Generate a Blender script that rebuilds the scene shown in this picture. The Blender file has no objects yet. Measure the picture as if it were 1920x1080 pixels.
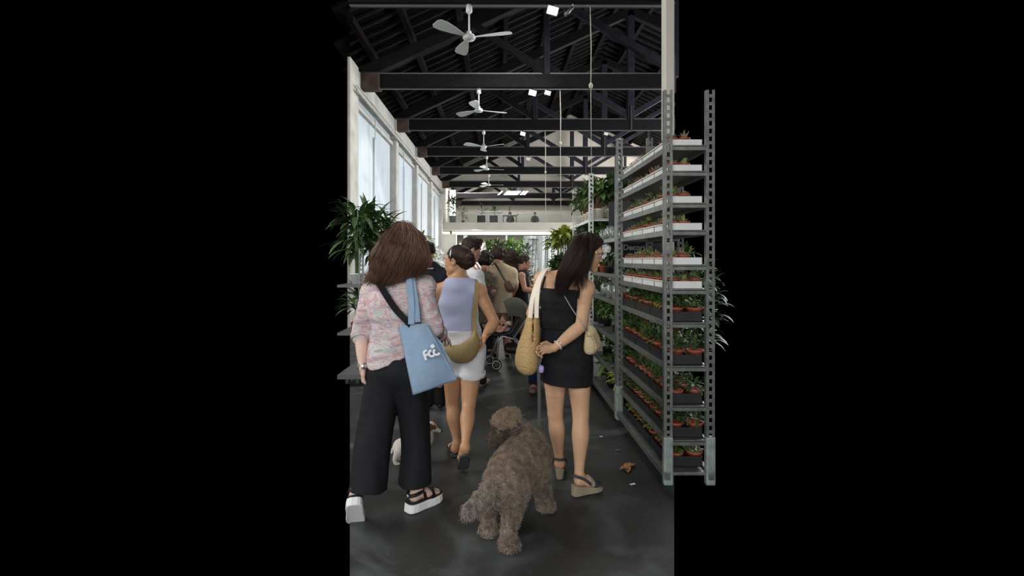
import bpy, math, random
import numpy as np
from mathutils import Vector, Matrix
SC = bpy.context.scene
COL = SC.collection
rnd = random.Random(7)
PI = math.pi
F, VX, VY, EYE = 950.0, 935.0, 485.0, 1.5      # lens in pixels of a 1920 frame, the hall's vanishing point, eye height

# ---------------------------------------------------------------- camera, exposure, world, lights
cam = bpy.data.cameras.new('camera'); cam_ob = bpy.data.objects.new('camera', cam); COL.objects.link(cam_ob)
cam_ob.location = (0, 0, EYE); cam_ob.rotation_euler = (PI/2, 0, 0)
cam.sensor_width = 36; cam.lens = 36*F/1920; cam.shift_x = 25/1920; cam.shift_y = -55/1920
cam.clip_start = .05; cam.clip_end = 200
SC.camera = cam_ob
SC.view_settings.view_transform = 'Standard'; SC.view_settings.look = 'None'
SC.view_settings.gamma = 1; SC.view_settings.use_curve_mapping = False
SC.view_settings.exposure = 0.0
wd = bpy.data.worlds.new('world'); SC.world = wd; wd.use_nodes = True
wd.node_tree.nodes['Background'].inputs[0].default_value = (0, 0, 0, 1)
wd.node_tree.nodes['Background'].inputs[1].default_value = 0

def area(name, loc, target, sx, sy, power, col=(1, 1, 1)):
    l = bpy.data.lights.new(name, 'AREA'); l.shape = 'RECTANGLE'; l.size = sx; l.size_y = sy
    l.energy = power; l.color = col
    o = bpy.data.objects.new(name, l); COL.objects.link(o); o.location = loc
    o.rotation_euler = (Vector(target)-Vector(loc)).to_track_quat('-Z', 'Y').to_euler()
    return o
# daylight through the open entrance behind the camera, the glazing along both sides and the rooms beyond the far wall
area('entrance_daylight', (-.9, -3.4, 2.7), (0, 4, 1.2), 5.5, 4.2, 400, (.97, .985, 1))
area('side_daylight', (8.5, 15, 4.2), (-3.2, 15, 3.0), 14, 2.8, 1800, (.93, .97, 1))
area('side_daylight', (-5.2, 3.6, 4.2), (1.0, 4.2, 1.3), 5, 2.2, 300, (1, .98, .95))
area('skylight', (1.0, 8.6, 7.0), (0.6, 8.0, 0), 3.5, 1.6, 200, (1, .98, .95))
def spot(name, loc, target, deg, power, col, blend=.4, rad=.15):
    l = bpy.data.lights.new(name, 'SPOT'); l.energy = power; l.color = col; l.spot_size = math.radians(deg); l.spot_blend = blend; l.shadow_soft_size = rad
    o = bpy.data.objects.new(name, l); COL.objects.link(o); o.location = loc; o.rotation_euler = (Vector(target)-Vector(loc)).to_track_quat('-Z', 'Y').to_euler()
# shafts of sun through the roof glazing
spot('sun_shaft', (4.2, 8.6, 7.4), (-3.1, 13.0, 2.6), 24, 1300, (1, .97, .93))
spot('sun_shaft', (3.2, 7.4, 7.2), (-1.3, 9.9, 1.5), 11, 3500, (1, .97, .92))
area('gable_fill', (10.5, 23.5, 6.0), (2, 27.8, 6.5), 5, 3, 900, (1, .97, .92))  # added fill lamp that brightens the far gable
area('upper_room_daylight', (-2.4, 30.2, 6.6), (3, 37, 5), 3, 1.2, 900, (1, 1, 1))
area('far_room_daylight', (1.5, 27.5, 2.95), (1.0, 24.5, 1.0), 6, .3, 420, (1, .97, .9))

# ---------------------------------------------------------------- helpers
def P(px, py, Y): return np.array([(px-VX)*Y/F, Y, EYE+(VY-py)*Y/F])
def A(*v): return np.array(v, float)
def nrm(v): v = np.asarray(v, float); return v/(np.linalg.norm(v)+1e-12)
def tag(o, label=None, cat=None, group=None, kind=None):
    if label: o['label'] = label
    if cat: o['category'] = cat
    if group: o['group'] = group
    if kind: o['kind'] = kind
    return o
def empty(name, loc=(0, 0, 0), label=None, cat=None, group=None, rz=0, kind=None):
    o = bpy.data.objects.new(name, None); COL.objects.link(o); o.location = Vector([float(c) for c in loc]); o.rotation_euler = (0, 0, rz)
    o.empty_display_size = .05
    return tag(o, label, cat, group, kind)
def copy_tree(o, loc=None, rz=None, parent=None):
    c = o.copy(); COL.objects.link(c)
    if parent is not None: c.parent = parent
    if loc is not None: c.location = loc
    if rz is not None: c.rotation_euler = (0, 0, rz)
    for ch in list(o.children): copy_tree(ch, parent=c)
    return c
def link(name, me, parent=None):
    o = bpy.data.objects.new(name, me); COL.objects.link(o)
    if parent is not None:
        o.parent = parent
        p = parent; off = Vector((0, 0, 0))                          # meshes are written in world space: undo the parents' places
        while p is not None: off += p.location; p = p.parent
        o.location = -off
    return o

def mat(name, col, rough=.6, metal=0, var=.0, scale=8, bump=0, bscale=40, spec=.4, col2=None, emit=None, es=0, trans=0, sss=0, stretch=None):
    m = bpy.data.materials.new(name); m.use_nodes = True
    nt = m.node_tree; b = nt.nodes['Principled BSDF']; N = nt.nodes.new; L = nt.links.new
    b.inputs['Base Color'].default_value = (*col, 1); b.inputs['Roughness'].default_value = rough
    b.inputs['Metallic'].default_value = metal; b.inputs['Specular IOR Level'].default_value = spec
    if trans: b.inputs['Transmission Weight'].default_value = trans
    if sss:
        b.inputs['Subsurface Weight'].default_value = sss; b.inputs['Subsurface Radius'].default_value = (.02, .008, .004); b.inputs['Subsurface Scale'].default_value = 1
    if emit: b.inputs['Emission Color'].default_value = (*emit, 1); b.inputs['Emission Strength'].default_value = es
    if var or col2 or bump:
        tc = N('ShaderNodeTexCoord'); vec = tc.outputs['Object']
        if stretch:
            mp = N('ShaderNodeMapping'); mp.inputs['Scale'].default_value = stretch; L(vec, mp.inputs[0]); vec = mp.outputs[0]
    if var or col2:
        n = N('ShaderNodeTexNoise'); n.inputs['Scale'].default_value = scale; n.inputs['Detail'].default_value = 5; L(vec, n.inputs['Vector'])
        r = N('ShaderNodeValToRGB'); r.color_ramp.elements[0].position = .3; r.color_ramp.elements[1].position = .7
        c2 = col2 if col2 else tuple(min(1, c*(1+var)) for c in col)
        c1 = col if col2 else tuple(c*(1-var) for c in col)
        r.color_ramp.elements[0].color = (*c1, 1); r.color_ramp.elements[1].color = (*c2, 1)
        L(n.outputs['Fac'], r.inputs[0]); L(r.outputs[0], b.inputs['Base Color'])
    if bump:
        n2 = N('ShaderNodeTexNoise'); n2.inputs['Scale'].default_value = bscale; n2.inputs['Detail'].default_value = 4; L(vec, n2.inputs['Vector'])
        bp = N('ShaderNodeBump'); bp.inputs['Strength'].default_value = bump; bp.inputs['Distance'].default_value = .01
        L(n2.outputs['Fac'], bp.inputs['Height']); L(bp.outputs[0], b.inputs['Normal'])
    return m

class MB:
    """collects polygons, builds one mesh object"""
    def __init__(s): s.v = []; s.f = []
    def add(s, vs, fs):
        o = len(s.v); s.v += [tuple(map(float, q)) for q in vs]; s.f += [tuple(i+o for i in f) for f in fs]; return s
    def box(s, c, d, rot=None):
        c = A(*c); h = A(*d)/2; vs = []
        for x in (-1, 1):
            for y in (-1, 1):
                for z in (-1, 1):
                    q = A(x, y, z)*h
                    if rot is not None: q = rot@q
                    vs.append(c+q)
        return s.add(vs, [(0, 1, 3, 2), (4, 6, 7, 5), (0, 4, 5, 1), (2, 3, 7, 6), (0, 2, 6, 4), (1, 5, 7, 3)])
    def beam(s, a, b, w, h, up=(0, 0, 1)):
        a = A(*a); b = A(*b); t = nrm(b-a); sd = nrm(np.cross(t, up)); u = np.cross(sd, t); vs = []
        for p in (a, b):
            for i, j in ((-1, -1), (1, -1), (1, 1), (-1, 1)): vs.append(p+sd*i*w/2+u*j*h/2)
        return s.add(vs, [(3, 2, 1, 0), (4, 5, 6, 7), (0, 1, 5, 4), (1, 2, 6, 5), (2, 3, 7, 6), (3, 0, 4, 7)])
    def tube(s, pts, r, n=8, caps=True):
        pts = [A(*p) for p in pts]; m = len(pts); rr = r if hasattr(r, '__len__') else [r]*m
        t0 = nrm(pts[1]-pts[0]); ref = A(0, 0, 1) if abs(t0[2]) < .9 else A(1, 0, 0)
        u = nrm(np.cross(t0, ref)); vs = []
        for i, p in enumerate(pts):
            t = nrm(pts[min(i+1, m-1)]-pts[max(i-1, 0)]); u = nrm(u-t*np.dot(u, t)); v = np.cross(t, u)
            for k in range(n):
                a = 2*PI*k/n; vs.append(p+(u*math.cos(a)+v*math.sin(a))*rr[i])
        fs = [(i*n+k, i*n+(k+1) % n, (i+1)*n+(k+1) % n, (i+1)*n+k) for i in range(m-1) for k in range(n)]
        if caps: fs += [tuple(range(n-1, -1, -1)), tuple((m-1)*n+k for k in range(n))]
        return s.add(vs, fs)
    def lathe(s, c, prof, n=16, ax=(0, 0, 1)):
        """prof: (r, h) along axis"""
        c = A(*c); ax = nrm(ax); ref = A(1, 0, 0) if abs(ax[0]) < .9 else A(0, 1, 0); u = nrm(np.cross(ax, ref)); v = np.cross(ax, u); vs = []
        for r, h in prof:
            for k in range(n):
                a = 2*PI*k/n; vs.append(c+ax*h+(u*math.cos(a)+v*math.sin(a))*r)
        m = len(prof)
        fs = [(i*n+k, i*n+(k+1) % n, (i+1)*n+(k+1) % n, (i+1)*n+k) for i in range(m-1) for k in range(n)]
        fs += [tuple(range(n-1, -1, -1)), tuple((m-1)*n+k for k in range(n))]
        return s.add(vs, fs)
    def ribbon(s, pts, w, th, nd):
        """strap: width w across the path, thickness th along the outward normal nd (vector or one per point)"""
        pts = [A(*p) for p in pts]; m = len(pts); vs = []
        for i, p in enumerate(pts):
            t = nrm(pts[min(i+1, m-1)]-pts[max(i-1, 0)]); nn = A(*(nd[i] if hasattr(nd[0], '__len__') else nd)); sd = nrm(np.cross(t, nn)); nn = np.cross(sd, t)
            ww = w[i] if hasattr(w, '__len__') else w
            for a, b in ((-1, -1), (1, -1), (1, 1), (-1, 1)): vs.append(p+sd*a*ww/2+nn*b*th/2)
        fs = [(i*4+k, i*4+(k+1) % 4, i*4+4+(k+1) % 4, i*4+4+k) for i in range(m-1) for k in range(4)]
        fs += [(3, 2, 1, 0), tuple((m-1)*4+k for k in range(4))]
        return s.add(vs, fs)
    def leaf(s, base, d, L, w, droop=.3, fold=.15, n=5, up=(0, 0, 1), shape=1.0):
        """one blade from base along d, arching down by droop, V-folded, with a little thickness from the fold"""
        base = A(*base); d = nrm(d); sd = np.cross(d, up)
        sd = nrm(sd) if np.linalg.norm(sd) > 1e-3 else A(1, 0, 0); vs = []; p = base.copy(); dd = d.copy()
        for i in range(n+1):
            t = i/n; ww = w*math.sin(PI*min(1, (t*.92+.06))**shape)*.5 if i < n else w*.03
            nn = nrm(np.cross(sd, dd))
            vs += [p-sd*ww+nn*ww*fold*2, p, p+sd*ww+nn*ww*fold*2]
            dd = nrm(dd+A(0, 0, -droop*2/n)); p = p+dd*L/n
        fs = []
        for i in range(n):
            a = i*3; fs += [(a, a+1, a+4, a+3), (a+1, a+2, a+5, a+4)]
        return s.add(vs, fs)
    def build(s, name, m, parent=None, smooth=False, bevel=0):
        me = bpy.data.meshes.new(name); me.from_pydata(s.v, [], s.f); me.update()
        if m: me.materials.append(m)
        if smooth: me.polygons.foreach_set('use_smooth', [True]*len(me.polygons))
        o = link(name, me, parent)
        if bevel:
            md = o.modifiers.new('bevel', 'BEVEL'); md.width = bevel; md.segments = 2; md.limit_method = 'ANGLE'
        return o

def spline(pts, n=6):
    """Catmull-Rom through pts"""
    pts = [A(*p) for p in pts]; q = [2*pts[0]-pts[1]]+pts+[2*pts[-1]-pts[-2]]; out = []
    for i in range(1, len(q)-2):
        for k in range(n):
            t = k/n; a, b, c, d = q[i-1], q[i], q[i+1], q[i+2]
            out.append(.5*((2*b)+(c-a)*t+(2*a-5*b+4*c-d)*t*t+(3*b-a-3*c+d)*t**3))
    out.append(pts[-1]); return out

# ---------------------------------------------------------------- organic solids: blended rounded limbs turned into one continuous surface
_rs = np.random.RandomState(3)
_ND = _rs.normal(size=(24, 3)); _ND /= np.linalg.norm(_ND, axis=1)[:, None]; _NP = _rs.uniform(0, 6.28, 24)
def wnoise(x, y, z, freq, n=7, seed=0):
    s = 0
    for i in range(n):
        d = _ND[(i+seed) % 24]; f = freq*(1+.35*i)
        s = s+np.sin((x*d[0]+y*d[1]+z*d[2])*f+_NP[(i+seed) % 24])/(1+.25*i)
    return s/3.2
class Blob:
    def __init__(s, res=.006): s.p = []; s.res = res; s.cuts = []
    def seg(s, a, b, ra, rb=None, side=(1, 0, 0), k=.02, sub=False):
        rb = ra if rb is None else rb
        ra = ra if hasattr(ra, '__len__') else (ra, ra); rb = rb if hasattr(rb, '__len__') else (rb, rb)
        s.p.append(('s', A(*a), A(*b), ra, rb, A(*side), k, sub)); return s
    def ell(s, c, r, axes=None, k=.02, sub=False):
        ax = np.eye(3) if axes is None else np.array([nrm(q) for q in axes]); s.p.append(('e', A(*c), A(*r), ax, None, None, k, sub)); return s
    def chain(s, pts, side=(1, 0, 0), k=.015):
        pts = [(p[0], p[1] if hasattr(p[1], '__len__') else (p[1], p[1])) for p in pts]
        if len(pts) > 2:
            c = spline([np.r_[A(*p[0]), p[1]] for p in pts], 3); pts = [(q[:3], tuple(q[3:])) for q in c]
        for i, (p, q) in enumerate(zip(pts[:-1], pts[1:])): s.seg(p[0], q[0], p[1], q[1], side, k if i == 0 else .005)
        return s
    def cut(s, pt, n, k=.004): s.cuts.append((A(*pt), nrm(n), k)); return s          # removes the side n points to
    def grid(s, disp=None):
        lo = np.full(3, 1e9); hi = -lo
        bb = []
        for q in s.p:
            if q[0] == 's': R = max(*q[3], *q[4]); l = np.minimum(q[1], q[2])-R; h = np.maximum(q[1], q[2])+R
            else: R = max(q[2]); l = q[1]-R; h = q[1]+R
            bb.append((l, h))
            if not q[7]: lo = np.minimum(lo, l); hi = np.maximum(hi, h)
        m = 3*s.res+.012; lo -= m; hi += m; r = s.res
        dim = np.ceil((hi-lo)/r).astype(int)+1
        ax = [(lo[i]+np.arange(dim[i])*r).astype(np.float32) for i in range(3)]
        D = np.full(dim, .2, np.float32)
        for q, (l, h) in zip(s.p, bb):
            k = q[6]; mg = k+3*r+.004
            i0 = np.clip(np.floor((l-mg-lo)/r).astype(int), 0, dim-1); i1 = np.clip(np.ceil((h+mg-lo)/r).astype(int)+1, 1, dim)
            if (i1 <= i0).any(): continue
            sl = tuple(slice(i0[j], i1[j]) for j in range(3))
            x = ax[0][sl[0]][:, None, None]; y = ax[1][sl[1]][None, :, None]; z = ax[2][sl[2]][None, None, :]
            if q[0] == 's':
                a, b = q[1], q[2]; t = b-a; Ln = max(1e-6, np.linalg.norm(t)); t = t/Ln
                sd = q[5]-t*np.dot(q[5], t); sd = nrm(sd) if np.linalg.norm(sd) > 1e-4 else nrm(np.cross(t, A(.3, .9, .1))); nv = np.cross(t, sd)
                dx, dy, dz = x-a[0], y-a[1], z-a[2]
                al = dx*t[0]+dy*t[1]+dz*t[2]; u = dx*sd[0]+dy*sd[1]+dz*sd[2]; v = dx*nv[0]+dy*nv[1]+dz*nv[2]
                tt = np.clip(al/Ln, 0, 1); o = al-tt*Ln
                w = q[3][0]+(q[4][0]-q[3][0])*tt; d = q[3][1]+(q[4][1]-q[3][1])*tt; c = np.minimum(w, d)
                A1 = u/w; B1 = v/d; C1 = o/c
                k0 = np.sqrt(A1*A1+B1*B1+C1*C1)+1e-6; k1 = np.sqrt((A1/w)**2+(B1/d)**2+(C1/c)**2)+1e-6
            else:
                c, R, X = q[1], q[2], q[3]; dx, dy, dz = x-c[0], y-c[1], z-c[2]
                e = [(dx*X[i][0]+dy*X[i][1]+dz*X[i][2])/R[i] for i in range(3)]
                k0 = np.sqrt(e[0]**2+e[1]**2+e[2]**2)+1e-6; k1 = np.sqrt((e[0]/R[0])**2+(e[1]/R[1])**2+(e[2]/R[2])**2)+1e-6
            dist = (k0*(k0-1)/k1).astype(np.float32); o_ = D[sl]
            if q[7]:
                h_ = np.clip(.5-.5*(o_+dist)/k, 0, 1); D[sl] = o_*(1-h_)-dist*h_+k*h_*(1-h_)
            else:
                h_ = np.clip(.5+.5*(o_-dist)/k, 0, 1); D[sl] = o_*(1-h_)+dist*h_-k*h_*(1-h_)
        x = ax[0][:, None, None]; y = ax[1][None, :, None]; z = ax[2][None, None, :]
        if disp is not None:
            D = D+disp(x, y, z).astype(np.float32)
        for pt, n, k in s.cuts:
            pl = ((x-pt[0])*n[0]+(y-pt[1])*n[1]+(z-pt[2])*n[2]).astype(np.float32); D = np.maximum(D, pl)
        D[0] = D[-1] = .2; D[:, 0] = D[:, -1] = .2; D[:, :, 0] = D[:, :, -1] = .2
        return D, lo
    def surface(s, disp=None):
        D, lo = s.grid(disp); ins = D < 0; nx, ny, nz = D.shape
        c = np.zeros((nx-1, ny-1, nz-1), np.int8)
        for i in (0, 1):
            for j in (0, 1):
                for k in (0, 1): c += ins[i:nx-1+i, j:ny-1+j, k:nz-1+k]
        cells = np.argwhere((c > 0) & (c < 8)); idx = -np.ones(c.shape, np.int32); idx[tuple(cells.T)] = np.arange(len(cells))
        acc = np.zeros((len(cells), 3)); cnt = np.zeros(len(cells)); C = cells
        cor = [(i, j, k) for i in (0, 1) for j in (0, 1) for k in (0, 1)]
        vals = {q: D[C[:, 0]+q[0], C[:, 1]+q[1], C[:, 2]+q[2]] for q in cor}
        for a in cor:
            for axn in range(3):
                if a[axn] == 0:
                    b = list(a); b[axn] = 1; b = tuple(b); va, vb = vals[a], vals[b]; msk = (va < 0) != (vb < 0)
                    t = np.where(msk, va/np.where(msk, va-vb, 1), 0)
                    p = np.tile(np.array(a, float), (len(C), 1)); p[:, axn] = t
                    acc[msk] += p[msk]; cnt[msk] += 1
        V = lo+(C+acc/cnt[:, None])*s.res
        Fs = []
        for axn in range(3):
            o1, o2 = [q for q in range(3) if q != axn]
            if axn == 1: o1, o2 = o2, o1
            sl0 = [slice(None)]*3; sl1 = [slice(None)]*3; sl0[axn] = slice(0, -1); sl1[axn] = slice(1, None)
            a_, b_ = ins[tuple(sl0)], ins[tuple(sl1)]
            for flip, msk in ((False, a_ & ~b_), (True, ~a_ & b_)):
                e = np.argwhere(msk)
                if not len(e): continue
                def g(d1, d2):
                    q = e.copy(); q[:, o1] -= d1; q[:, o2] -= d2; return idx[tuple(q.T)]
                quad = np.stack([g(1, 1), g(0, 1), g(0, 0), g(1, 0)], 1)
                Fs.append(quad[:, ::-1] if flip else quad)
        Fa = np.concatenate(Fs); return V, Fa
    def build(s, name, m, parent=None, disp=None, relax=1):
        V, Fa = s.surface(disp)
        for _ in range(relax):
            acc = np.zeros_like(V); cn = np.zeros(len(V))
            for i in range(4):
                a_, b_ = Fa[:, i], Fa[:, (i+1) % 4]
                for j in range(3): acc[:, j] += np.bincount(a_, V[b_, j], len(V))
                cn += np.bincount(a_, minlength=len(V))
            V = .5*V+.5*acc/np.maximum(cn, 1)[:, None]
        return bulk(name, V, Fa, m, parent)
def bulk(name, V, Fa, m, parent=None, smooth=True):
    me = bpy.data.meshes.new(name); nv, nf, w = len(V), len(Fa), Fa.shape[1]
    me.vertices.add(nv); me.vertices.foreach_set('co', np.ascontiguousarray(V, np.float32).ravel())
    me.loops.add(nf*w); me.loops.foreach_set('vertex_index', np.ascontiguousarray(Fa, np.int32).ravel())
    me.polygons.add(nf); me.polygons.foreach_set('loop_start', np.arange(0, nf*w, w, dtype=np.int32))
    me.polygons.foreach_set('use_smooth', np.ones(nf, bool)); me.update(calc_edges=True); me.validate()
    if m: me.materials.append(m)
    return link(name, me, parent)
def strands(name, paths, r0, r1, m, parent=None, n=3):
    """paths (N, M, 3): many thin tapering tubes in one mesh"""
    N_, M_, _ = paths.shape
    t = np.gradient(paths, axis=1); t /= np.linalg.norm(t, axis=2)[:, :, None]+1e-9
    ref = np.tile(A(.13, .21, .97), (N_, M_, 1)); u = np.cross(t, ref); u /= np.linalg.norm(u, axis=2)[:, :, None]+1e-9; v = np.cross(t, u)
    rad = (r0+(r1-r0)*np.linspace(0, 1, M_)**1.5)[None, :, None, None]
    ang = np.arange(n)*2*PI/n
    V = paths[:, :, None, :]+rad*(u[:, :, None, :]*np.cos(ang)[None, None, :, None]+v[:, :, None, :]*np.sin(ang)[None, None, :, None])
    V = V.reshape(-1, 3); base = (np.arange(N_)*M_*n)[:, None, None]; i = (np.arange(M_-1)*n)[None, :, None]; k = np.arange(n)[None, None, :]; k2 = (k+1) % n
    Fa = np.stack([base+i+k, base+i+k2, base+i+n+k2, base+i+n+k], 3).reshape(-1, 4)
    return bulk(name, V, Fa, m, parent)
def noisemix(name, cols, scale, rough=.85, dist=2.0, bump=.2, stretch=(1, 1, 1)):
    """printed cloth: several flat colours in warped blotches"""
    m = bpy.data.materials.new(name); m.use_nodes = True; nt = m.node_tree; b = nt.nodes['Principled BSDF']; N = nt.nodes.new; L = nt.links.new
    tc = N('ShaderNodeTexCoord'); mp = N('ShaderNodeMapping'); mp.inputs['Scale'].default_value = stretch; L(tc.outputs['Object'], mp.inputs[0])
    n = N('ShaderNodeTexNoise'); n.inputs['Scale'].default_value = scale; n.inputs['Distortion'].default_value = dist; n.inputs['Detail'].default_value = 3; L(mp.outputs[0], n.inputs['Vector'])
    r = N('ShaderNodeValToRGB'); r.color_ramp.interpolation = 'LINEAR'; e = r.color_ramp.elements
    k = len(cols)
    e[0].position = .3; e[0].color = (*cols[0], 1); e[1].position = .72; e[1].color = (*cols[-1], 1)
    for i in range(1, k-1): q = e.new(.3+.42*i/(k-1)); q.color = (*cols[i], 1)
    L(n.outputs['Fac'], r.inputs[0]); L(r.outputs[0], b.inputs['Base Color']); b.inputs['Roughness'].default_value = rough; b.inputs['Specular IOR Level'].default_value = .2
    return m
# ---------------------------------------------------------------- materials
M = {}
M['galv'] = mat('galvanised_metal', (.19, .20, .185), .42, .55, var=.25, scale=20)
M['galv_sunlit'] = mat('sunlit_metal', (.62, .63, .6), .4, .2, var=.12, scale=20)  # pale copy of galv: sun on the farther trolleys put into the colour
M['wood'] = mat('black_beam', (.0075, .0068, .0075), .75, spec=.12, var=.35, scale=6, bump=.3, bscale=30, stretch=(1, 6, 6))
M['wood_grey'] = mat('blue_black_post', (.020, .020, .028), .75, spec=.12, var=.25, scale=6)
M['roof'] = mat('roof_boards', (.004, .004, .004), .95, spec=.05, var=.5, scale=4)
M['rafter'] = mat('roof_batten', (.016, .0145, .0135), .85, spec=.08, var=.4, scale=6)
M['purlin'] = mat('purlin', (.0085, .0055, .006), .85, spec=.08, var=.3, scale=5)
M['white'] = mat('white_enamel', (.72, .74, .72), .4)
M['beige'] = mat('beige_plaster', (.50, .46, .41), .85, var=.08, scale=2)
M['beigelight'] = mat('warm_plaster', (.66, .62, .54), .85, var=.05, scale=2)
M['plaster'] = mat('weathered_plaster', (.47, .45, .41), .85, var=.18, scale=3, bump=.3, bscale=9)
M['black'] = mat('black_plastic', (.012, .012, .013), .45)
M['rope'] = mat('pale_rope', (.62, .56, .45), .8)
M['glow'] = mat('lamp_face', (1, 1, 1), .5, emit=(1, 1, .98), es=6)
def floor_mat():
    m = bpy.data.materials.new('polished_dark_concrete'); m.use_nodes = True; nt = m.node_tree; b = nt.nodes['Principled BSDF']; N = nt.nodes.new; L = nt.links.new
    tc = N('ShaderNodeTexCoord')
    def noise(s, d, dist, loc=0):
        mp = N('ShaderNodeMapping'); mp.inputs['Location'].default_value = (loc, loc, 0); L(tc.outputs['Object'], mp.inputs[0])
        n = N('ShaderNodeTexNoise'); n.inputs['Scale'].default_value = s; n.inputs['Detail'].default_value = d; n.inputs['Distortion'].default_value = dist; L(mp.outputs[0], n.inputs['Vector']); return n.outputs['Fac']
    def ramp(f, a, ca, b_, cb):
        r = N('ShaderNodeValToRGB'); r.color_ramp.elements[0].position = a; r.color_ramp.elements[1].position = b_
        r.color_ramp.elements[0].color = ca; r.color_ramp.elements[1].color = cb; L(f, r.inputs[0]); return r.outputs[0]
    base = ramp(noise(1.1, 6, .6), .35, (.021, .0205, .020, 1), .68, (.048, .050, .048, 1))
    mask = ramp(noise(1.7, 9, 1.1, 5.2), .52, (0, 0, 0, 1), .72, (1, 1, 1, 1))
    fine = ramp(noise(9, 8, 2.5, 8), .60, (0, 0, 0, 1), .72, (1, 1, 1, 1))
    mx = N('ShaderNodeMixRGB'); mx.inputs[2].default_value = (.095, .11, .106, 1); L(mask, mx.inputs[0]); L(base, mx.inputs[1])
    mul = N('ShaderNodeMath'); mul.operation = 'MULTIPLY'; mul.inputs[1].default_value = .22; L(fine, mul.inputs[0])
    mx2 = N('ShaderNodeMixRGB'); mx2.inputs[2].default_value = (.11, .115, .11, 1); L(mul.outputs[0], mx2.inputs[0]); L(mx.outputs[0], mx2.inputs[1])
    L(mx2.outputs[0], b.inputs['Base Color'])
    rr = N('ShaderNodeMapRange'); rr.inputs[3].default_value = .38; rr.inputs[4].default_value = .6; L(noise(3, 6, 1, 5), rr.inputs[0]); L(rr.outputs[0], b.inputs['Roughness'])
    b.inputs['Specular IOR Level'].default_value = .35
    bp = N('ShaderNodeBump'); bp.inputs['Strength'].default_value = .12; bp.inputs['Distance'].default_value = .01; L(noise(30, 5, 0), bp.inputs['Height']); L(bp.outputs[0], b.inputs['Normal'])
    return m
M['floor'] = floor_mat()
def wall_mat():
    m = bpy.data.materials.new('peeling_white_paint'); m.use_nodes = True; nt = m.node_tree; b = nt.nodes['Principled BSDF']; N = nt.nodes.new; L = nt.links.new
    tc = N('ShaderNodeTexCoord'); mp = N('ShaderNodeMapping'); mp.inputs['Scale'].default_value = (1, 1.6, .5); L(tc.outputs['Object'], mp.inputs[0])
    n = N('ShaderNodeTexNoise'); n.inputs['Scale'].default_value = 2.2; n.inputs['Detail'].default_value = 7; n.inputs['Distortion'].default_value = .8; L(mp.outputs[0], n.inputs['Vector'])
    r = N('ShaderNodeValToRGB'); e = r.color_ramp.elements; e[0].position = .24; e[0].color = (.2, .2, .2, 1); e[1].position = .30; e[1].color = (.47, .53, .57, 1)
    q = e.new(.6); q.color = (.54, .59, .62, 1)
    L(n.outputs['Fac'], r.inputs[0]); L(r.outputs[0], b.inputs['Base Color']); b.inputs['Roughness'].default_value = .8
    return m
M['paint'] = wall_mat()

# ---------------------------------------------------------------- the hall (only the part this view takes in is modelled)
XL = lambda Y: (656-VX)/F*Y
XR = lambda Y: (1264-VX)/F*Y
WX, KING, BAY = -3.2, 3.95, 3.93             # left wall, line of the king posts, truss spacing
END = 27.8
fl = MB()
ys = [1.7, 3, 5, 8, 11, 16, 22, END]
vs = []
for y in ys:
    vs += [(max(XL(y), WX-.1), y, 0), (XR(y), y, 0)]
n_ = len(vs)
fl.add(vs+[(x, y, -.12) for x, y, z in vs], [(2*i, 2*i+1, 2*i+3, 2*i+2) for i in range(len(ys)-1)]+[(n_+2*i+2, n_+2*i+3, n_+2*i+1, n_+2*i) for i in range(len(ys)-1)]
       + [(2*i, 2*i+2, n_+2*i+2, n_+2*i) for i in range(len(ys)-1)]+[(2*i+3, 2*i+1, n_+2*i+1, n_+2*i+3) for i in range(len(ys)-1)]+[(1, 0, n_, n_+1), (n_-2, n_-1, 2*n_-1, 2*n_-2)])
tag(fl.build('floor', M['floor']), kind='structure')

TY = [7.7, 11.48, 15.2, 19.0, 23.1, 27.3]      # trusses
CB = 5.5                                       # centre of the bottom chord
SL = .46
# roof
roof = MB()
def slope_z(x): return CB+.30+SL*((x-WX) if x < KING else (2*KING-WX-x))
def roofquad(x0, x1, y0, y1, th=.06, dz=.42):
    za, zb = slope_z(x0)+dz, slope_z(x1)+dz
    roof.add([(x0, y0, za), (x1, y0, zb), (x1, y1, zb), (x0, y1, za), (x0, y0, za+th), (x1, y0, zb+th), (x1, y1, zb+th), (x0, y1, za+th)],
             [(3, 2, 1, 0), (4, 5, 6, 7), (0, 1, 5, 4), (2, 3, 7, 6), (0, 4, 7, 3), (1, 2, 6, 5)])
yy = 7.2
while yy < END+11:
    y1 = min(yy+1.2, END+11); x0 = max(WX-.5, XL(y1)); xr = XR(yy)
    roofquad(x0, min(KING, xr), yy, y1)
    if xr > KING: roofquad(KING, xr, yy, y1)
    yy = y1
ceil = tag(roof.build('ceiling', M['roof']), kind='structure')
k = 0; y = 7.4
while y < END:
    m_ = MB(); x0 = max(WX-.45, XL(y)); xr = min(KING, XR(y))
    m_.beam((x0, y, slope_z(x0)+.36), (xr, y, slope_z(xr)+.36), .06, .05)
    if XR(y) > KING+.3: m_.beam((KING, y, slope_z(KING)+.36), (XR(y), y, slope_z(XR(y))+.36), .09, .07)
    m_.build('roof_batten', M['rafter'], ceil); y += .40
for x in (-2.9, -2.0, -.9, .2, 1.35, 2.5, 3.6, 4.6, 5.9, 7.2):
    y0 = max(7.2, (abs(x)*F/279 if x < 0 else x*F/329))+.02
    MB().beam((x, y0, slope_z(x)+.25), (x, END, slope_z(x)+.25), .12, .15).build('purlin', M['purlin'], ceil)

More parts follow.
